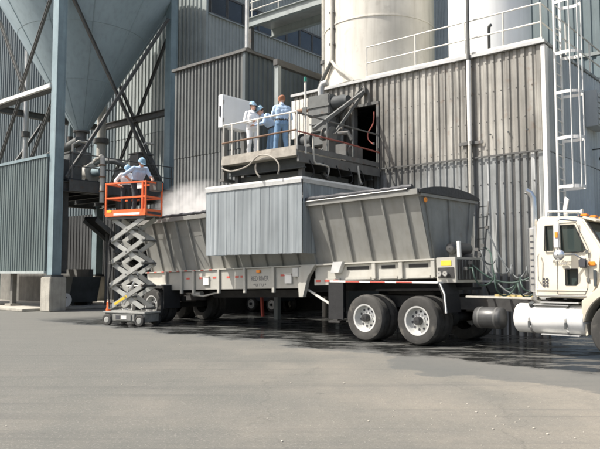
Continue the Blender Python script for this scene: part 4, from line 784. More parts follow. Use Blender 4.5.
# ================================================================== tractor
TK = thing('truck_tractor', 'cream coloured day cab truck tractor coupled to the hopper trailer', 'truck', (2.0, 1.27, 0), FT)
for y in (.86, 1.68): part(TK, 'frame_rail', 'undercarriage', MB().box(-2.1, 5.4, y - .05, y + .05, .74, 1.0))
for x in (-1.9, .7, 1.8, 3.4): part(TK, 'cross_member', 'undercarriage', MB().box(x, x + .12, .91, 1.63, .78, .96))
part(TK, 'fifth_wheel', 'undercarriage', MB().prism([(-1.3, .8), (-.1, .8), (.1, 1.0), (.1, 1.54), (-.1, 1.74), (-1.3, 1.74)], 'z', 1.03, 1.11).box(-.9, -.3, .95, 1.6, 1.003, 1.03))
for wx in (-1.375, 0.0):
    wheel(TK, (wx, .02, .515), .515, .27, -1, dual=True); wheel(TK, (wx, 2.52, .515), .515, .27, 1, dual=True, simple=True); part(TK, 'axle', 'undercarriage', MB().tube([(wx, .3, .515), (wx, 2.25, .515)], .1, 12).lathe([(.01, -.2), (.2, -.12), (.2, .12), (.01, .2)], (wx, 1.27, .515), 'y', 16))
for y in (.10, 2.44):
    s = -1 if y < 1 else 1; fw = part(TK, 'fender_strip', 'white_paint', MB().box(-2.36, .52, y - .12, y + .1, 1.30, 1.335) if y < 1 else MB().box(-2.36, .52, y - .1, y + .12, 1.30, 1.335))
    part(TK, 'quarter_fender', 'black_rubber', MB().prism([(.52, 1.30), (.56, 1.30), (.66, 1.08), (.70, .70), (.66, .70), (.62, 1.06)], 'y', y - .12, y + .5) if y < 1 else MB().prism([(.52, 1.30), (.56, 1.30), (.66, 1.08), (.70, .70), (.66, .70), (.62, 1.06)], 'y', y - .5, y + .12))
    part(TK, 'mud_flap', 'black_rubber', MB().box(-2.42, -1.98, y - .11, y - .08, .45, 1.299) if y < 1 else MB().box(-2.42, -2.39, y - .5, y + .12, .45, 1.299))
part(TK, 'mud_flap', 'black_rubber', MB().box(-2.42, -2.395, .02, .6, .45, 1.298)); part(TK, 'fender_edge', 'white_paint', MB().prism([(.565, 1.30), (.585, 1.30), (.69, 1.08), (.725, .70), (.705, .70), (.665, 1.08)], 'y', -.03, .0))
for k in range(3): part(TK, 'red_tape', 'tape_red', MB().box(-1.9 + k * .7, -1.5 + k * .7, -.0255, -.021, 1.303, 1.332))
part(TK, 'deck_plate', 'galv', MB().box(.85, 2.42, .80, 1.75, 1.003, 1.03)); part(TK, 'deck_plank', 'pipe_pale', MB().box(.95, 2.35, .34, .42, 1.01, 1.05), .006); part(TK, 'deck_edge', 'plank', MB().box(1.3, 2.2, .9, .98, 1.032, 1.07))
part(TK, 'air_tank', 'tank_dark', MB().lathe([(.01, -.33), (.1, -.32), (.19, -.28), (.21, -.25), (.21, .25), (.19, .28), (.1, .32), (.01, .33)], (1.49, .33, .63), 'x', 28)); part(TK, 'tank_strap', 'steel_mid', MB().lathe([(.212, -.02), (.216, 0), (.212, .02)], (1.32, .33, .63), 'x', 28).lathe([(.212, -.02), (.216, 0), (.212, .02)], (1.66, .33, .63), 'x', 28))
FTk = part(TK, 'fuel_tank', 'tank_white', MB().lathe([(.01, -.665), (.2, -.66), (.26, -.645), (.275, -.62), (.275, .62), (.26, .645), (.2, .66), (.01, .665)], (2.73, .37, .66), 'x', 40))
for x in (2.4, 3.08): part(TK, 'tank_strap', 'chrome', MB().lathe([(.277, -.022), (.281, 0), (.277, .022)], (x, .37, .66), 'x', 40)); part(TK, 'strap_bolt', 'steel_dark', MB().box(x - .02, x + .02, .075, .092, .5, .62))
part(TK, 'filler_cap', 'steel_dark', MB().cyl((2.4, .22, .9), (2.4, .19, .95), .05, 12)); part(TK, 'tank_step', 'galv', MB().box(2.45, 3.1, .16, .32, .915, .935))
# cab body
cabp = [(2.5, 1.07), (3.50, 1.05), (3.66, 1.30), (3.74, 1.93), (3.40, 2.47), (3.25, 2.53), (2.64, 2.56), (2.53, 2.50)]
cbm = MB(); n = len(cabp)
def inset(z): return .0 if z < 1.95 else (z - 1.95) * .12
vs = [(x, .14 + inset(z), z) for x, z in cabp] + [(x, 2.40 - inset(z), z) for x, z in cabp]
cbm.add(vs, [tuple(range(n - 1, -1, -1)), tuple(range(n, 2 * n))] + [(i, (i + 1) % n, n + (i + 1) % n, n + i) for i in range(n)])
CB = part(TK, 'cab', 'cab_cream', cbm, .03)
ct = MB()
wins = [[(2.70, 1.92), (2.86, 1.92), (2.86, 2.38), (2.70, 2.38)], [(2.98, 1.88), (3.40, 1.88), (3.44, 1.93), (3.24, 2.38), (2.98, 2.38)], [(3.08, 1.29), (3.27, 1.29), (3.29, 1.32), (3.29, 1.58), (3.08, 1.58)]]
for w in wins: ct.prism(w, 'y', .0, .26); 
for w in wins[:2]: ct.prism(w, 'y', 2.28, 2.6)
cut(CB, ct)
for i, w in enumerate(wins):
    part(TK, 'window', 'glass_dark', MB().prism([(a, b) for a, b in w], 'y', .225, .235)); cx = sum(a for a, b in w) / len(w); cz = sum(b for a, b in w) / len(w)
    fm = MB()
    for (a, b), (c_, d) in zip(w, w[1:] + w[:1]): fm.bar((a, .148 + inset(b), b), (c_, .148 + inset(d), d), .016, .02, (0, 1, 0))
    part(TK, 'window_seal', 'black_rubber', fm)
for w in wins[:2]: part(TK, 'window', 'glass_dark', MB().prism(w, 'y', 2.30, 2.31))
# windshield on the sloped front (flat slab proud of the pillar line)
d = Vector((3.40 - 3.74, 0, 2.47 - 1.93)); nrm = Vector((.54, 0, .34)).normalized()
a = Vector((3.74, 0, 1.93)) + d * .08; b = Vector((3.74, 0, 1.93)) + d * .90
ws = MB()
for o_ in (0.004, .016):
    pass
q = [a + nrm * .004 + Vector((0, .24, 0)), a + nrm * .004 + Vector((0, 2.30, 0)), b + nrm * .004 + Vector((0, 2.26, 0)), b + nrm * .004 + Vector((0, .28, 0))]
q2 = [p + nrm * .012 for p in q]
ws.add(q + q2, [(0, 1, 2, 3), (4, 5, 6, 7), (0, 1, 5, 4), (1, 2, 6, 5), (2, 3, 7, 6), (3, 0, 4, 7)]); part(TK, 'windshield', 'glass_dark', ws)
fm = MB()
for p, r_ in zip(q2, q2[1:] + q2[:1]): fm.bar(p, r_, .03, .02)
part(TK, 'windshield_seal', 'black_rubber', fm)
part(TK, 'wiper', 'ink', MB().bar(a + nrm * .03 + Vector((0, .9, 0)), b + nrm * .03 + Vector((0, .5, -.15)), .02, .015))
part(TK, 'sun_visor', 'cab_cream', MB().prism([(3.36, 2.50), (3.40, 2.53), (3.62, 2.44), (3.60, 2.42)], 'y', .24, 2.3), .004)
for y in (.35, .8, 1.27, 1.74, 2.2): part(TK, 'roof_lamp', 'lamp_amber', MB().box(3.32, 3.44, y - .07, y + .07, 2.535, 2.575), .012)
# hood
hd = MB(); hp = [(3.66, .95), (5.35, .85), (5.45, 1.35), (5.30, 1.62), (3.735, 1.93)]
hd.prism(hp, 'y', .52, 2.02); part(TK, 'hood', 'cab_cream', hd, .05)
fa = [(3.36, 1.02), (3.36, .62)] + [(4.00 + .60 * math.cos(R(t_)), .56 + .62 * math.sin(R(t_))) for t_ in range(172, 20, -8)] + [(4.95, .62), (5.3, .62), (5.3, 1.0), (4.9, 1.30), (4.1, 1.40), (3.72, 1.45), (3.64, 1.25)]
for y0, y1 in ((.12, .56), (1.98, 2.42)): part(TK, 'front_fender', 'cab_cream', MB().prism(fa, 'y', y0, y1), .015)
part(TK, 'fender_skirt', 'cab_cream', MB().prism([(3.37, .615), (3.41, .615), (3.44, .42), (3.40, .40)], 'y', .18, .5), .004)
part(TK, 'grille', 'chrome', MB().box(5.40, 5.46, .7, 1.84, .85, 1.36)); part(TK, 'front_bumper', 'chrome', MB().box(5.36, 5.62, .14, 2.4, .42, .74), .04)
for y in (.34, 2.2): part(TK, 'headlight', 'white_silo', MB().lathe([(.01, .03), (.1, .02), (.12, 0), (.01, 0)], (5.31, y, .82), 'x', 16))
wheel(TK, (4.00, .13, .515), .515, .30, -1); wheel(TK, (4.00, 2.41, .515), .515, .30, 1, simple=True); part(TK, 'steer_axle', 'undercarriage', MB().box(3.94, 4.06, .45, 2.1, .42, .55))
part(TK, 'hood_panel', 'glass_band', MB().box(3.58, 3.63, .112, .139, 1.28, 1.56)); part(TK, 'side_marker', 'lamp_amber', MB().box(3.50, 3.62, .11, .139, 1.64, 1.71), .01)
# door outline, handle, lettering
dl = MB()
dpl = [(2.93, 1.13), (2.93, 2.42), (3.27, 2.42), (3.50, 1.92), (3.47, 1.25), (3.42, 1.13)]
for (a_, b_), (c_, e_) in zip(dpl, dpl[1:] + dpl[:1]): dl.bar((a_, .139 + inset(b_), b_), (c_, .139 + inset(e_), e_), .006, .012, (0, 1, 0))
for z in (1.35, 1.85): part(TK, 'door_hinge', 'steel_mid', MB().box(3.455, 3.505, .118, .139, z, z + .07), .004)
part(TK, 'grab_bar', 'chrome', MB().tube([(2.60, .14, 1.35), (2.60, .09, 1.38), (2.60, .09, 1.83), (2.60, .14, 1.86)], .012, 8)); part(TK, 'side_moulding', 'cab_cream', MB().box(2.52, 3.45, .128, .1385, 1.19, 1.21)); part(TK, 'sill_trim', 'chrome', MB().box(2.52, 3.44, .125, .1385, 1.085, 1.11))
rv = MB()
for k in range(16):
    rv.cyl((2.545, .1385, 1.15 + k * .052), (2.545, .133, 1.15 + k * .052), .007, 6)
part(TK, 'rivets', 'cab_cream', rv, kind='stuff')
part(TK, 'door_seam', 'steel_mid', dl); part(TK, 'door_handle', 'chrome', MB().box(3.0, 3.12, .105, .139, 1.66, 1.69), .006)
tm = text_mesh('Red River', .085, .3, .0015, 1); tm.materials.append(MATS['ink']); place(TK, 'door_lettering', tm, (3.02, .136, 1.685))
for i in range(2):
    for j in range(3): part(TK, 'permit_decal', 'ink', MB().box(2.66 + i * .06, 2.70 + i * .06, .134, .139, 1.26 + j * .06, 1.30 + j * .06))
# mirrors
mi = part(TK, 'mirror', 'white_paint', MB().box(2.99, 3.09, -.13, -.07, 1.95, 2.42), .015); part(mi, 'mirror_glass', 'chrome', MB().box(2.982, 2.9885, -.12, -.08, 1.98, 2.39)); part(mi, 'mirror_lamp', 'lamp_amber', MB().box(3.02, 3.07, -.145, -.131, 2.14, 2.24))
m2 = part(TK, 'convex_mirror', 'chrome', MB().lathe([(.01, .0), (.07, .01), (.10, .035), (.105, .05), (.01, .05)], (3.06, -.13, 1.83), 'y', 18)); part(TK, 'mirror_bracket', 'chrome', MB().tube([(3.3, .15, 2.44), (3.1, -.1, 2.47), (3.04, -.1, 2.42)], .014, 8)); part(TK, 'mirror_bracket', 'chrome', MB().tube([(3.42, .14, 1.74), (3.3, .02, 1.84), (3.08, -.1, 1.84), (3.04, -.1, 1.96)], .014, 8))
part(TK, 'door_mirror', 'ink', MB().box(3.36, 3.50, .02, .10, 1.60, 1.76), .02); part(TK, 'mirror_arm', 'ink', MB().bar((3.43, .09, 1.68), (3.43, .15, 1.68), .02, .02))
# exhaust stack
part(TK, 'exhaust_stack', 'chrome', MB().tube([(2.36, .50, 1.0), (2.36, .50, 2.75), (2.35, .50, 2.95), (2.31, .47, 3.05), (2.24, .43, 3.10)], .062, 16)); part(TK, 'heat_shield', 'chrome', MB().lathe([(.11, 1.15), (.12, 1.16), (.12, 2.36), (.11, 2.37)], (2.36, .50, 0), n=20)); part(TK, 'exhaust_elbow', 'galv', MB().tube([(2.36, .50, 1.16), (2.36, .52, 1.02), (2.45, .6, .9), (2.6, .8, .85)], .06, 12))
hs = MB()
for i in range(9): hs.box(2.33, 2.39, .372, .3825, 1.28 + i * .115, 1.31 + i * .115)
part(TK, 'shield_slot', 'ink', hs); part(TK, 'stack_bracket', 'steel_mid', MB().box(2.42, 2.52, .44, .56, 1.5, 1.56).box(2.42, 2.52, .44, .56, 2.2, 2.26))
part(TK, 'cab_guard', 'galv', MB().box(2.44, 2.485, .3, 2.2, 1.12, 2.40))
# roof fittings
part(TK, 'air_horn', 'white_paint', MB().lathe([(.015, -.2), (.02, 0), (.03, .1), (.055, .15), (.05, .15)], (3.1, .6, 2.64), 'x', 16)); part(TK, 'horn_stand', 'chrome', MB().box(2.95, 2.98, .58, .62, 2.55, 2.63)); part(TK, 'roof_bar', 'chrome', MB().tube([(2.72, .3, 2.55), (2.72, .3, 2.65), (3.28, .3, 2.62), (3.28, .3, 2.53)], .016, 8)); part(TK, 'antenna_paddle', 'white_paint', MB().prism([(3.0, 2.55), (3.06, 2.55), (3.05, 2.66), (3.10, 2.86), (3.03, 2.92), (2.99, 2.70)], 'y', .34, .37), .005)
part(TK, 'cab_step', 'galv', MB().box(2.6, 3.3, .14, .3, .96, .985).box(2.6, 3.3, .14, .3, .38, .40))
part(TK, 'battery_box', 'undercarriage', MB().box(2.0, 3.3, .7, .85, .45, .95)); part(TK, 'engine', 'undercarriage', MB().box(3.5, 5.1, .98, 1.56, .6, 1.3))
# hoses between tractor and trailer
def coil(p, q, sag, turns, rad, seed, n=90):
    rnd = random.Random(seed); p, q = Vector(p), Vector(q); pts = []
    for i in range(n + 1):
        t_ = i / n; c_ = p.lerp(q, t_); c_.z -= sag * 4 * t_ * (1 - t_); an = 2 * math.pi * turns * t_
        k = rad * math.sin(math.pi * t_) ** .5 if 0 < t_ < 1 else 0
        pts.append(c_ + Vector((.2 * k * math.sin(an), k * math.cos(an), k * math.sin(an))))
    return pts
for i, (p, q_, sg, tn, rd, m, lb) in enumerate((((.88, .7, 1.72), (2.42, 1.1, 1.75), .42, 0, 0, 'hose_green', 'slack green air hose looping from trailer to cab'), ((.9, .95, 2.0), (2.42, 1.2, 1.70), .32, 5, .13, 'hose_grey', 'coiled grey cable between trailer and cab'), ((.88, 1.1, 1.9), (2.40, 1.0, 1.5), .62, 0, 0, 'hose_grey', 'low hanging grey hose between trailer and cab'), ((.88, .5, 1.6), (2.2, .8, 1.12), .10, 3, .17, 'hose_green', 'coiled green hose resting on the tractor deck'), ((.85, 1.5, 2.5), (2.42, 1.3, 1.95), .85, 0, 0, 'hose_grey', 'long grey hose drooping from the hopper front wall'), ((.85, 1.3, 2.1), (2.3, .9, 1.45), .5, 2, .2, 'hose_green', 'loosely looped green hose in front of the ribbed wall'))):
    pts = coil(p, q_, sg, tn, rd, i); bs = tuple(pts[0]); hq_ = thing('air_line', lb, 'hose', bs, FT); part(hq_, 'hose', m, MB().tube(pts, .017, 8)); part(hq_, 'glad_hand', 'steel_mid', MB().box(p[0] - .04, p[0] + .04, p[1] - .03, p[1] + .03, p[2] - .03, p[2] + .04))

# ================================================================== scissor lift
class FrameAt(Frame):
    pass
FL = Frame(-4.90, 19.95, 62)             # x along the lift towards camera right
FL.rz = R(-27); FL.u = Vector((math.cos(FL.rz), math.sin(FL.rz), 0)); FL.v = Vector((-math.sin(FL.rz), math.cos(FL.rz), 0))
SL = thing('scissor_lift', 'orange and grey scissor lift raised beside the trailer tail', 'lift', (0, 0, 0), FL)
LL, LW = .74, .36
ch = part(SL, 'chassis', 'lift_base', MB().box(-LL, LL, -LW + .05, LW - .05, .12, .36).box(-LL + .33, LL - .33, -LW, LW, .14, .34), .012); part(SL, 'chassis_deck', 'lift_grey', MB().box(-LL - .03, LL + .03, -LW, LW, .362, .41), .008)
part(SL, 'battery_cover', 'lift_base', MB().box(-.28, .3, -LW - .03, -LW - .003, .16, .34), .006); part(SL, 'warning_plate', 'white_paint', MB().box(-.05, .14, -LW - .036, -LW - .031, .2, .3)); part(SL, 'side_slot', 'ink', MB().box(-.25, -.12, -LW - .036, -LW - .031, .2, .3))
for x in (-.6, .6):
    for s in (-1, 1):
        w_ = part(SL, 'wheel', 'tyre_rubber', MB().lathe([(.01, s * (LW + .035)), (.10, s * (LW + .035)), (.11, s * (LW + .05)), (.155, s * (LW + .045)), (.165, s * (LW + .03)), (.165, s * (LW - .045)), (.01, s * (LW - .045))], (x, 0, .166), 'y', 24)); part(w_, 'hub', 'lift_grey', MB().lathe([(.095, s * (LW + .036)), (.08, s * (LW + .05)), (.02, s * (LW + .055)), (.005, s * (LW + .055))], (x, 0, .166), 'y', 20))
Z0, Z1, NL = .50, 3.10, 4; lh = (Z1 - Z0) / NL; hxL = .60
for k in range(NL):
    za, zb = Z0 + k * lh, Z0 + (k + 1) * lh
    for s in (-1, 1):
        y = s * .27
        part(SL, 'scissor_arm', 'lift_grey', MB().bar((-hxL, y, za), (hxL, y, zb), .05, .13), .006)
        part(SL, 'scissor_arm', 'lift_grey', MB().bar((hxL, y - s * .06, za), (-hxL, y - s * .06, zb), .05, .13), .006)
    part(SL, 'cross_tube', 'steel_mid', MB().tube([(0, -.3, (za + zb) / 2), (0, .3, (za + zb) / 2)], .03, 10))
    for x in (-hxL, hxL): part(SL, 'pivot_tube', 'steel_mid', MB().tube([(x, -.31, za), (x, .31, za)], .032, 10))
part(SL, 'arm_stripe', 'yellow', MB().bar((-.4, -.2975, Z0 + lh * (1 / 6)), (.05, -.2975, Z0 + lh * .542), .004, .07)); part(SL, 'lift_cylinder', 'chrome', MB().tube([(-.35, 0, .6), (.25, 0, 1.5)], .04, 12).tube([(-.35, 0, .6), (-.02, 0, 1.1)], .06, 12)); part(SL, 'hose_bundle', 'black_rubber', MB().tube([(-.55, -.33, .5), (-.62, -.34, 1.1), (-.5, -.34, 1.7), (-.62, -.34, 2.3), (-.5, -.33, 2.95)], .022, 8))
part(SL, 'cone_lamp', 'lift_orange', MB().lathe([(.065, 0), (.07, .03), (.05, .1), (.05, .26), (.02, .30), (.005, .30)], (-.68, -.24, .412), n=14))
# basket
BZ = 3.16; bx, by = .74, .36
part(SL, 'basket_floor', 'lift_grey', MB().box(-bx, bx, -by, by, BZ, BZ + .05)); part(SL, 'basket_sub_frame', 'steel_mid', MB().box(-.7, .7, -.32, -.26, BZ - .08, BZ - .002).box(-.7, .7, .26, .32, BZ - .08, BZ - .002))
tbz = BZ + .19
part(SL, 'toe_board', 'lift_orange', MB().box(-bx, bx, -by - .02, -by - .003, BZ, tbz)); part(SL, 'toe_board', 'lift_orange', MB().box(-bx, bx, by + .003, by + .02, BZ, tbz)); part(SL, 'toe_board', 'lift_orange', MB().box(bx + .003, bx + .02, -by, by, BZ, tbz)); part(SL, 'toe_board', 'lift_orange', MB().box(-bx - .02, -bx - .003, -by, by, BZ, tbz))
part(SL, 'label_strip', 'white_paint', MB().box(-.42, .55, -by - .026, -by - .0205, BZ + .03, BZ + .09)); part(SL, 'label_sticker', 'yellow', MB().box(-.68, -.5, -by - .026, -by - .0205, BZ + .12, BZ + .19)); part(SL, 'label_stripe', 'ink', MB().box(bx + .0205, bx + .026, -.3, .3, BZ + .05, BZ + .12))
for z in (BZ + .54, BZ + .97):
    w = .05
    for y in (-by, by): part(SL, 'guard_rail', 'lift_orange', MB().box(-bx, bx, y - .02, y + .02, z - w / 2, z + w / 2), .006)
    for x in (-bx, bx): part(SL, 'guard_rail', 'lift_orange', MB().box(x - .02, x + .02, -by + .02, by - .02, z - w / 2, z + w / 2), .006)
for x in (-bx, bx):
    for y in (-by, by): part(SL, 'guard_post', 'lift_orange', MB().box(x - .024, x + .024, y - .024, y + .024, BZ + .05, BZ + .998), .006)
part(SL, 'guard_post', 'lift_orange', MB().box(bx - .14, bx - .08, -by - .024, -by + .024, BZ + .1, BZ + .998), .006); part(SL, 'guard_post', 'rail_paint', MB().box(-.02, .02, by - .022, by + .022, BZ + .05, BZ + .94))
pb = part(SL, 'control_panel', 'machine_grey', MB().box(.50, .78, .08, .34, BZ + .75, BZ + 1.04), .02); part(pb, 'panel_face', 'white_paint', MB().box(.40, .60, -.345, -.325, BZ + .78, BZ + .96))

# ================================================================== utility cart behind the trailer
CX, CY = -7.5, 1.6
uc = thing('utility_cart', 'small dark utility cart parked in the bay behind the trailer', 'cart', (-3.9 + CX, 5.4 + CY, 0), FT)
part(uc, 'body', 'cart_body', MB().prism([(-4.8 + CX, .42), (-3.1 + CX, .42), (-3.0 + CX, .8), (-3.4 + CX, .95), (-4.8 + CX, .85)], 'y', 4.9 + CY, 5.9 + CY), .03); part(uc, 'seat', 'cart_blue', MB().box(-4.3 + CX, -3.8 + CX, 5.0 + CY, 5.8 + CY, .955, 1.15), .04); part(uc, 'steering_column', 'undercarriage', MB().bar((-3.4 + CX, 5.4 + CY, .9), (-3.6 + CX, 5.4 + CY, 1.3), .04, .04))
for x in (-4.5 + CX, -3.35 + CX):
    for y, s in ((4.86 + CY, -1), (5.94 + CY, 1)): wheel(uc, (x, y, .3), .3, .18, s, 'rail_paint', simple=True)

# ================================================================== people
def person(name, label, fr, loc, yaw, J, mats, scale=1.0, hat=None, hatmat=None, hair=True):
    """J: joints in body coordinates (x right, -y facing, z up). mats: (skin, top, bottom, shoe)"""
    V = {k: Vector(v) for k, v in J.items()}
    prim = MB(); segs = []
    def cap(a, b, r0, r1, reg, n=12):
        a, b = V[a] if isinstance(a, str) else Vector(a), V[b] if isinstance(b, str) else Vector(b)
        d = (b - a).normalized(); pts = []; rs = []
        for t_ in (-80, -50, -20): pts.append(a + d * r0 * math.sin(R(t_))); rs.append(r0 * math.cos(R(t_)))
        pts.append(a); rs.append(r0); pts.append(b); rs.append(r1)
        for t_ in (20, 50, 80): pts.append(b + d * r1 * math.sin(R(t_))); rs.append(r1 * math.cos(R(t_)))
        prim.tube(pts, rs, n); segs.append((a, b, (r0 + r1) / 2, reg))
    # torso: overlapping wide capsules between hips, waist, chest
    ax = V['shR'] - V['shL']; ax.normalize(); hx_ = V['hipR'] - V['hipL']; hx_.normalize()
    for k, rr_ in ((-.08, .118), (.0, .125), (.08, .118)):
        cap(V['pelvis'] + hx_ * k, V['waist'] + hx_ * k * .8, rr_, .112, 2 if mats[1] != mats[2] else 1)
        cap(V['waist'] + hx_ * k * .8, V['chest'] + ax * k * 1.15, .112, .122, 1)
    cap(V['chest'] + ax * -.1 + Vector((0, 0, .08)), V['chest'] + ax * .1 + Vector((0, 0, .08)), .1, .1, 1)
    cap('shL', 'shR', .06, .06, 1); cap('chest', 'neck', .09, .062, 1)
    for s in ('L', 'R'): cap(V['neck'] - Vector((0, 0, .03)), V['sh' + s], .055, .05, 1)
    cap('neck', 'head', .056, .06, 0)
    H = V['head']; f = (V['look'] - H).normalized(); up = (V['crown'] - H).normalized(); rt = f.cross(up).normalized()
    cap(H + up * .0 - f * .015, H + up * .06 - f * .02, .082, .088, 0, 16); cap(H + up * .03 + f * .025, H - up * .06 + f * .045, .066, .045, 0)
    cap(H + up * .015 + f * .095, H - up * .012 + f * .112, .011, .015, 0, 8)
    for s in (-1, 1): cap(H + rt * s * .083 + up * .02 - f * .01, H + rt * s * .085 - up * .015 - f * .008, .014, .011, 0, 8)
    cap(H - up * .045 + f * .083 - rt * .018, H - up * .045 + f * .083 + rt * .018, .009, .009, 0, 8)
    for s in ('L', 'R'):
        cap('sh' + s, 'el' + s, .062, .050, 1); cap('el' + s, 'wr' + s, .048, .034, 1 if mats[4] else 0)
        cap('hip' + s, 'kn' + s, .098, .070, 2); cap('kn' + s, 'an' + s, .068, .056, 2)
        a = V['an' + s]; tdir = Vector((V['an' + s].x * .12, -1, 0)).normalized()
        if 'toe' + s in V: tdir = (V['toe' + s] - a); tdir.z = 0; tdir.normalize()
        base = Vector((a.x, a.y, .045)); cap(base - tdir * .05, base + tdir * .16, .048, .042, 3)
        # hand: palm, four curled fingers, thumb
        w = V['wr' + s]; h = V['ha' + s]; d = (h - w).normalized(); sd = Vector((0, 0, 1)).cross(d)
        if sd.length < .2: sd = Vector((0, 1, 0)).cross(d)
        sd.normalize(); nn = d.cross(sd)
        cap(w + d * .02, w + d * .075, .030, .034, 0)
        for k, ln in ((-1.5, .055), (-.5, .07), (.5, .072), (1.5, .062)):
            p0 = w + d * .085 + sd * k * .019; p1 = p0 + d * ln * .55 - nn * .006; p2 = p1 + d * ln * .35 - nn * .028
            cap(p0, p1, .0105, .0095, 0, 8); cap(p1, p2, .0095, .0085, 0, 8)
        t0_ = w + d * .035 + sd * .03; t1_ = t0_ + d * .03 + sd * .025; cap(t0_, t1_, .012, .011, 0, 8); cap(t1_, t1_ + d * .032 - nn * .008, .011, .009, 0, 8)
    me0 = prim.mesh('b'); tmp = bpy.data.objects.new('b', me0); COL.objects.link(tmp)
    md = tmp.modifiers.new('r', 'REMESH'); md.mode = 'VOXEL'; md.voxel_size = .0095
    ms = tmp.modifiers.new('s', 'SMOOTH'); ms.factor = .5; ms.iterations = 4
    mdc = tmp.modifiers.new('d', 'DECIMATE'); mdc.ratio = .35
    bpy.context.view_layer.update(); me = evalmesh(tmp); bpy.data.objects.remove(tmp)
    me.name = name
    for m in mats[:4]: me.materials.append(MATS[m])
    nf = len(me.polygons); cen = np.empty(nf * 3); me.polygons.foreach_get('center', cen); cen = cen.reshape(-1, 3); best = np.full(nf, 1e9); reg = np.zeros(nf, dtype=np.int32)
    for a, b, r_, g_ in segs:
        a, b = np.array(a), np.array(b); ab = b - a; t_ = np.clip(((cen - a) @ ab) / max(ab @ ab, 1e-9), 0, 1); dd = np.linalg.norm(cen - (a + t_[:, None] * ab), axis=1) - r_
        k = dd < best; best[k] = dd[k]; reg[k] = g_
    if mats[1] != mats[2]:
        pw = np.array(V['pelvis'].lerp(V['waist'], .7)); ax_ = np.array((V['waist'] - V['pelvis']).normalized()); rel = cen - pw; hgt = rel @ ax_
        rad_ = np.linalg.norm(rel - hgt[:, None] * ax_, axis=1); reg[(np.abs(hgt) < .022) & (rad_ < .235) & (reg > 0)] = 3
    nv = len(me.vertices); cloth = np.zeros(nv, dtype=bool)
    for p_, g_ in zip(me.polygons, reg):
        if g_ in (1, 2): cloth[list(p_.vertices)] = True
    from mathutils import noise as mn
    nrm_ = [v_.normal.copy() for v_ in me.vertices]; cos_ = [v_.co.copy() for v_ in me.vertices]
    for i_ in range(nv):
        if cloth[i_]:
            c3 = cos_[i_]; w_ = mn.noise(Vector((c3.x * 9, c3.y * 9, c3.z * 17)) + Vector((loc[0] * 7, 0, 0))) * .010 + mn.noise(c3 * 30) * .004
            cos_[i_] = c3 + nrm_[i_] * w_
    me.vertices.foreach_set('co', np.array([tuple(c) for c in cos_], dtype=np.float32).ravel())
    me.polygons.foreach_set('material_index', reg); me.polygons.foreach_set('use_smooth', np.ones(nf, dtype=bool))
    o = bpy.data.objects.new(name, me); COL.objects.link(o); o.location = fr.w(loc); o.rotation_euler = (0, 0, fr.rz + yaw); o.scale = (scale,) * 3; tag(o, label, 'person')
    o['_b'] = (0, 0, 0)
    M = Matrix((rt, -f, up)).transposed().to_4x4(); M.translation = H
    def hp_(nm, mt, mb):
        m_ = mb.mesh(nm); m_.transform(M); m_.materials.append(MATS[mt]); q = bpy.data.objects.new(nm, m_); COL.objects.link(q); q.parent = o
    eyes = MB()
    for s in (-1, 1): eyes.sphere((s * .032, -.083, .016), .011, 8, 6)
    hp_('eyes', 'ink', eyes)
    if hair: hp_('hair', hair if isinstance(hair, str) else 'hair', MB().lathe([(.095, -.02), (.102, .03), (.098, .07), (.07, .115), (.005, .13)], (0, .018, .0), n=20, a0=R(-20) if hat else 0, a1=R(200) if hat else R(360)) if hat else MB().lathe([(.094, .045), (.102, .06), (.098, .09), (.075, .125), (.04, .145), (.005, .15)], (0, .012, -.005), n=20).lathe([(.09, -.03), (.102, .02), (.1, .06)], (0, .014, 0), n=16, a0=R(-10), a1=R(190)))
    if hat == 'helmet':
        hm = MB().lathe([(.112, .04), (.116, .047), (.106, .06), (.10, .09), (.082, .128), (.045, .152), (.004, .16)], (0, .01, 0), n=24)
        hm.prism([(-.075, -.08), (.075, -.08), (.065, -.155), (.03, -.175), (-.03, -.175), (-.065, -.155)], 'z', .042, .052); hm.box(-.012, .012, -.07, .07, .14, .163); hp_('hard_hat', hatmat, hm)
    return o
def pose(**k):
    J = dict(pelvis=(0, 0, .95), waist=(0, 0, 1.08), chest=(0, 0, 1.28), neck=(0, .005, 1.47), head=(0, -.02, 1.60), crown=(0, -.02, 1.75), look=(0, -1, 1.58),
             shL=(.185, 0, 1.395), shR=(-.185, 0, 1.395), elL=(.26, .02, 1.13), elR=(-.26, .02, 1.13), wrL=(.27, -.06, .88), wrR=(-.27, -.06, .88), haL=(.27, -.1, .78), haR=(-.27, -.1, .78),
             hipL=(.09, 0, .92), hipR=(-.09, 0, .92), knL=(.11, -.02, .50), knR=(-.11, -.02, .50), anL=(.12, .02, .09), anR=(-.12, .02, .09))
    J.update(k); return J
# facing: body looks along -y of its own frame; yaw turns it (0 faces the camera side of the facade)
p1 = pose(wrL=(.20, -.26, 1.05), elL=(.25, .04, 1.12), haL=(.15, -.35, 1.08), wrR=(-.16, -.30, 1.08), elR=(-.25, .02, 1.12), haR=(-.10, -.38, 1.10), look=(.1, -1, 1.35), chest=(0, -.01, 1.28), head=(0, -.045, 1.60))
person('person', 'person in white coveralls and blue hard hat standing at the platform rail', FB, (-2.08, .42, PF), R(70), p1, ('skin', 'cloth_white', 'cloth_white', 'boot', True), .92, 'helmet', 'cap_blue')
p2 = pose(pelvis=(0, .1, .92), waist=(0, .06, 1.04), chest=(0, -.1, 1.20), neck=(0, -.22, 1.34), head=(0, -.30, 1.45), crown=(0, -.36, 1.58), look=(0, -1.0, .95), shL=(.19, -.18, 1.30), shR=(-.19, -.18, 1.30), elL=(.25, -.30, 1.06), elR=(-.25, -.30, 1.06), wrL=(.14, -.5, 1.0), wrR=(-.14, -.5, 1.0), haL=(.1, -.59, .99), haR=(-.1, -.59, .99), hipL=(.09, .1, .90), hipR=(-.09, .1, .90), knL=(.11, .02, .49), knR=(-.11, .02, .49))
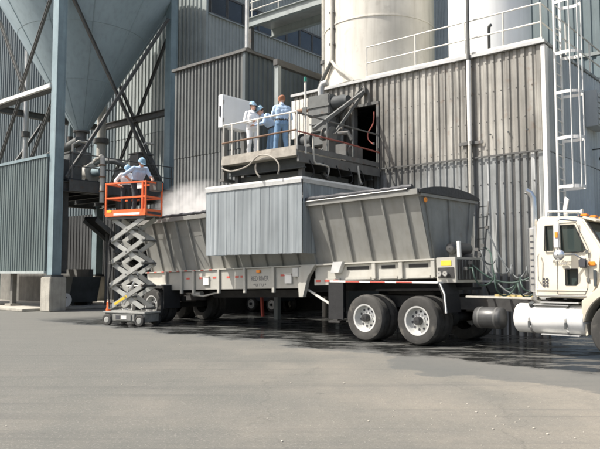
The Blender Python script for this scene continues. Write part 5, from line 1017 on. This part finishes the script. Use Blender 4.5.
person('person', 'person in pale blue shirt bending over between the two other workers', FB, (-1.80, .80, PF), R(-25), p2, ('skin', 'cloth_sky', 'cloth_jean', 'boot', True), .93, 'helmet', 'cap_blue')
p3 = pose(wrL=(.14, -.33, 1.16), elL=(.27, -.02, 1.12), haL=(.08, -.42, 1.18), wrR=(-.20, -.30, 1.04), elR=(-.27, .0, 1.10), haR=(-.14, -.38, 1.04), look=(.2, -1, 1.4), head=(0, -.05, 1.60), knL=(.15, -.03, .5), anL=(.18, .0, .09), anR=(-.16, .03, .09))
person('person', 'bareheaded red haired person in pale blue shirt and jeans on the platform', FB, (-1.15, .55, PF), R(-128), p3, ('skin', 'cloth_sky', 'cloth_jean', 'boot', True), .95, None, None, 'hair_red')
p4 = pose(pelvis=(0, .08, .93), waist=(0, .05, 1.06), chest=(0, -.06, 1.25), neck=(0, -.17, 1.40), head=(0, -.25, 1.50), crown=(0, -.31, 1.63), look=(.0, -1.0, .95), shL=(.19, -.12, 1.36), shR=(-.19, -.12, 1.36), elL=(.28, -.22, 1.12), elR=(-.40, .10, 1.18), wrL=(.24, -.42, 1.05), wrR=(-.22, .10, 1.03), haL=(.22, -.50, 1.02), haR=(-.13, .09, .99), hipL=(.09, .08, .90), hipR=(-.09, .08, .90))
person('person', 'person in pale blue shirt and blue cap leaning over in the lift basket', FL, (.16, .0, BZ + .05), R(62), p4, ('skin', 'cloth_sky', 'cloth_dark', 'boot', False), 1.0, 'helmet', 'cap_blue')

p5 = pose(pelvis=(0, .05, .93), waist=(0, .04, 1.06), chest=(0, -.04, 1.25), neck=(0, -.12, 1.41), head=(0, -.20, 1.51), crown=(0, -.26, 1.64), look=(.0, -1.0, .8), shL=(.19, -.08, 1.36), shR=(-.19, -.08, 1.36), elL=(.36, .06, 1.14), elR=(-.36, .06, 1.14), wrL=(.24, -.10, 1.0), wrR=(-.24, -.10, 1.0), haL=(.16, -.14, .97), haR=(-.16, -.14, .97))
person('person', 'person in white shirt with bare arms on hips, left in the lift basket', FL, (-.36, .08, BZ + .05), R(48), p5, ('skin', 'cloth_white', 'cloth_dark', 'boot', False), .90, 'helmet', 'cap_blue')

# ================================================================== dust rising from the hopper
def dust():
    m = bpy.data.materials.new('dust'); m.use_nodes = True; nt = m.node_tree; N = nt.nodes; L = nt.links
    N.remove(N['Principled BSDF']); pv = N.new('ShaderNodeVolumePrincipled'); pv.inputs['Color'].default_value = (.93, .92, .90, 1)
    tc = N.new('ShaderNodeTexCoord'); n = N.new('ShaderNodeTexNoise'); n.inputs['Scale'].default_value = 2.2; n.inputs['Detail'].default_value = 5; n.inputs['Distortion'].default_value = .8
    L.new(tc.outputs['Object'], n.inputs['Vector'])
    ln = N.new('ShaderNodeVectorMath'); ln.operation = 'LENGTH'; mp = N.new('ShaderNodeMapping'); mp.inputs['Scale'].default_value = (1 / 2.2, 1 / 1.15, 1 / 1.15); L.new(tc.outputs['Object'], mp.inputs[0]); L.new(mp.outputs[0], ln.inputs[0])
    r = N.new('ShaderNodeMapRange'); r.inputs[1].default_value = 1; r.inputs[2].default_value = .15; L.new(ln.outputs['Value'], r.inputs[0])
    r2 = N.new('ShaderNodeMapRange'); r2.inputs[1].default_value = .40; r2.inputs[2].default_value = .66; L.new(n.outputs[0], r2.inputs[0])
    k = N.new('ShaderNodeMath'); k.operation = 'MULTIPLY'; L.new(r.outputs[0], k.inputs[0]); L.new(r2.outputs[0], k.inputs[1])
    k2 = N.new('ShaderNodeMath'); k2.operation = 'MULTIPLY'; k2.inputs[1].default_value = 3.4; L.new(k.outputs[0], k2.inputs[0]); L.new(k2.outputs[0], pv.inputs['Density'])
    L.new(pv.outputs[0], N['Material Output'].inputs['Volume']); MATS['dust'] = m
dust()
dm = MB().sphere((0, 0, 0), 1, 20, 12, (2.2, 1.15, 1.15)); me = dm.mesh('dust_cloud'); me.materials.append(MATS['dust'])
do = bpy.data.objects.new('dust_cloud', me); COL.objects.link(do); do.location = FT.w((-9.0, 1.35, 3.35)); do.rotation_euler = (0, 0, FT.rz); tag(do, 'pale dust rising from the open hopper behind the lift', 'dust', kind='stuff')

for o in list(scene.objects):
    if '_b' in o: del o['_b']
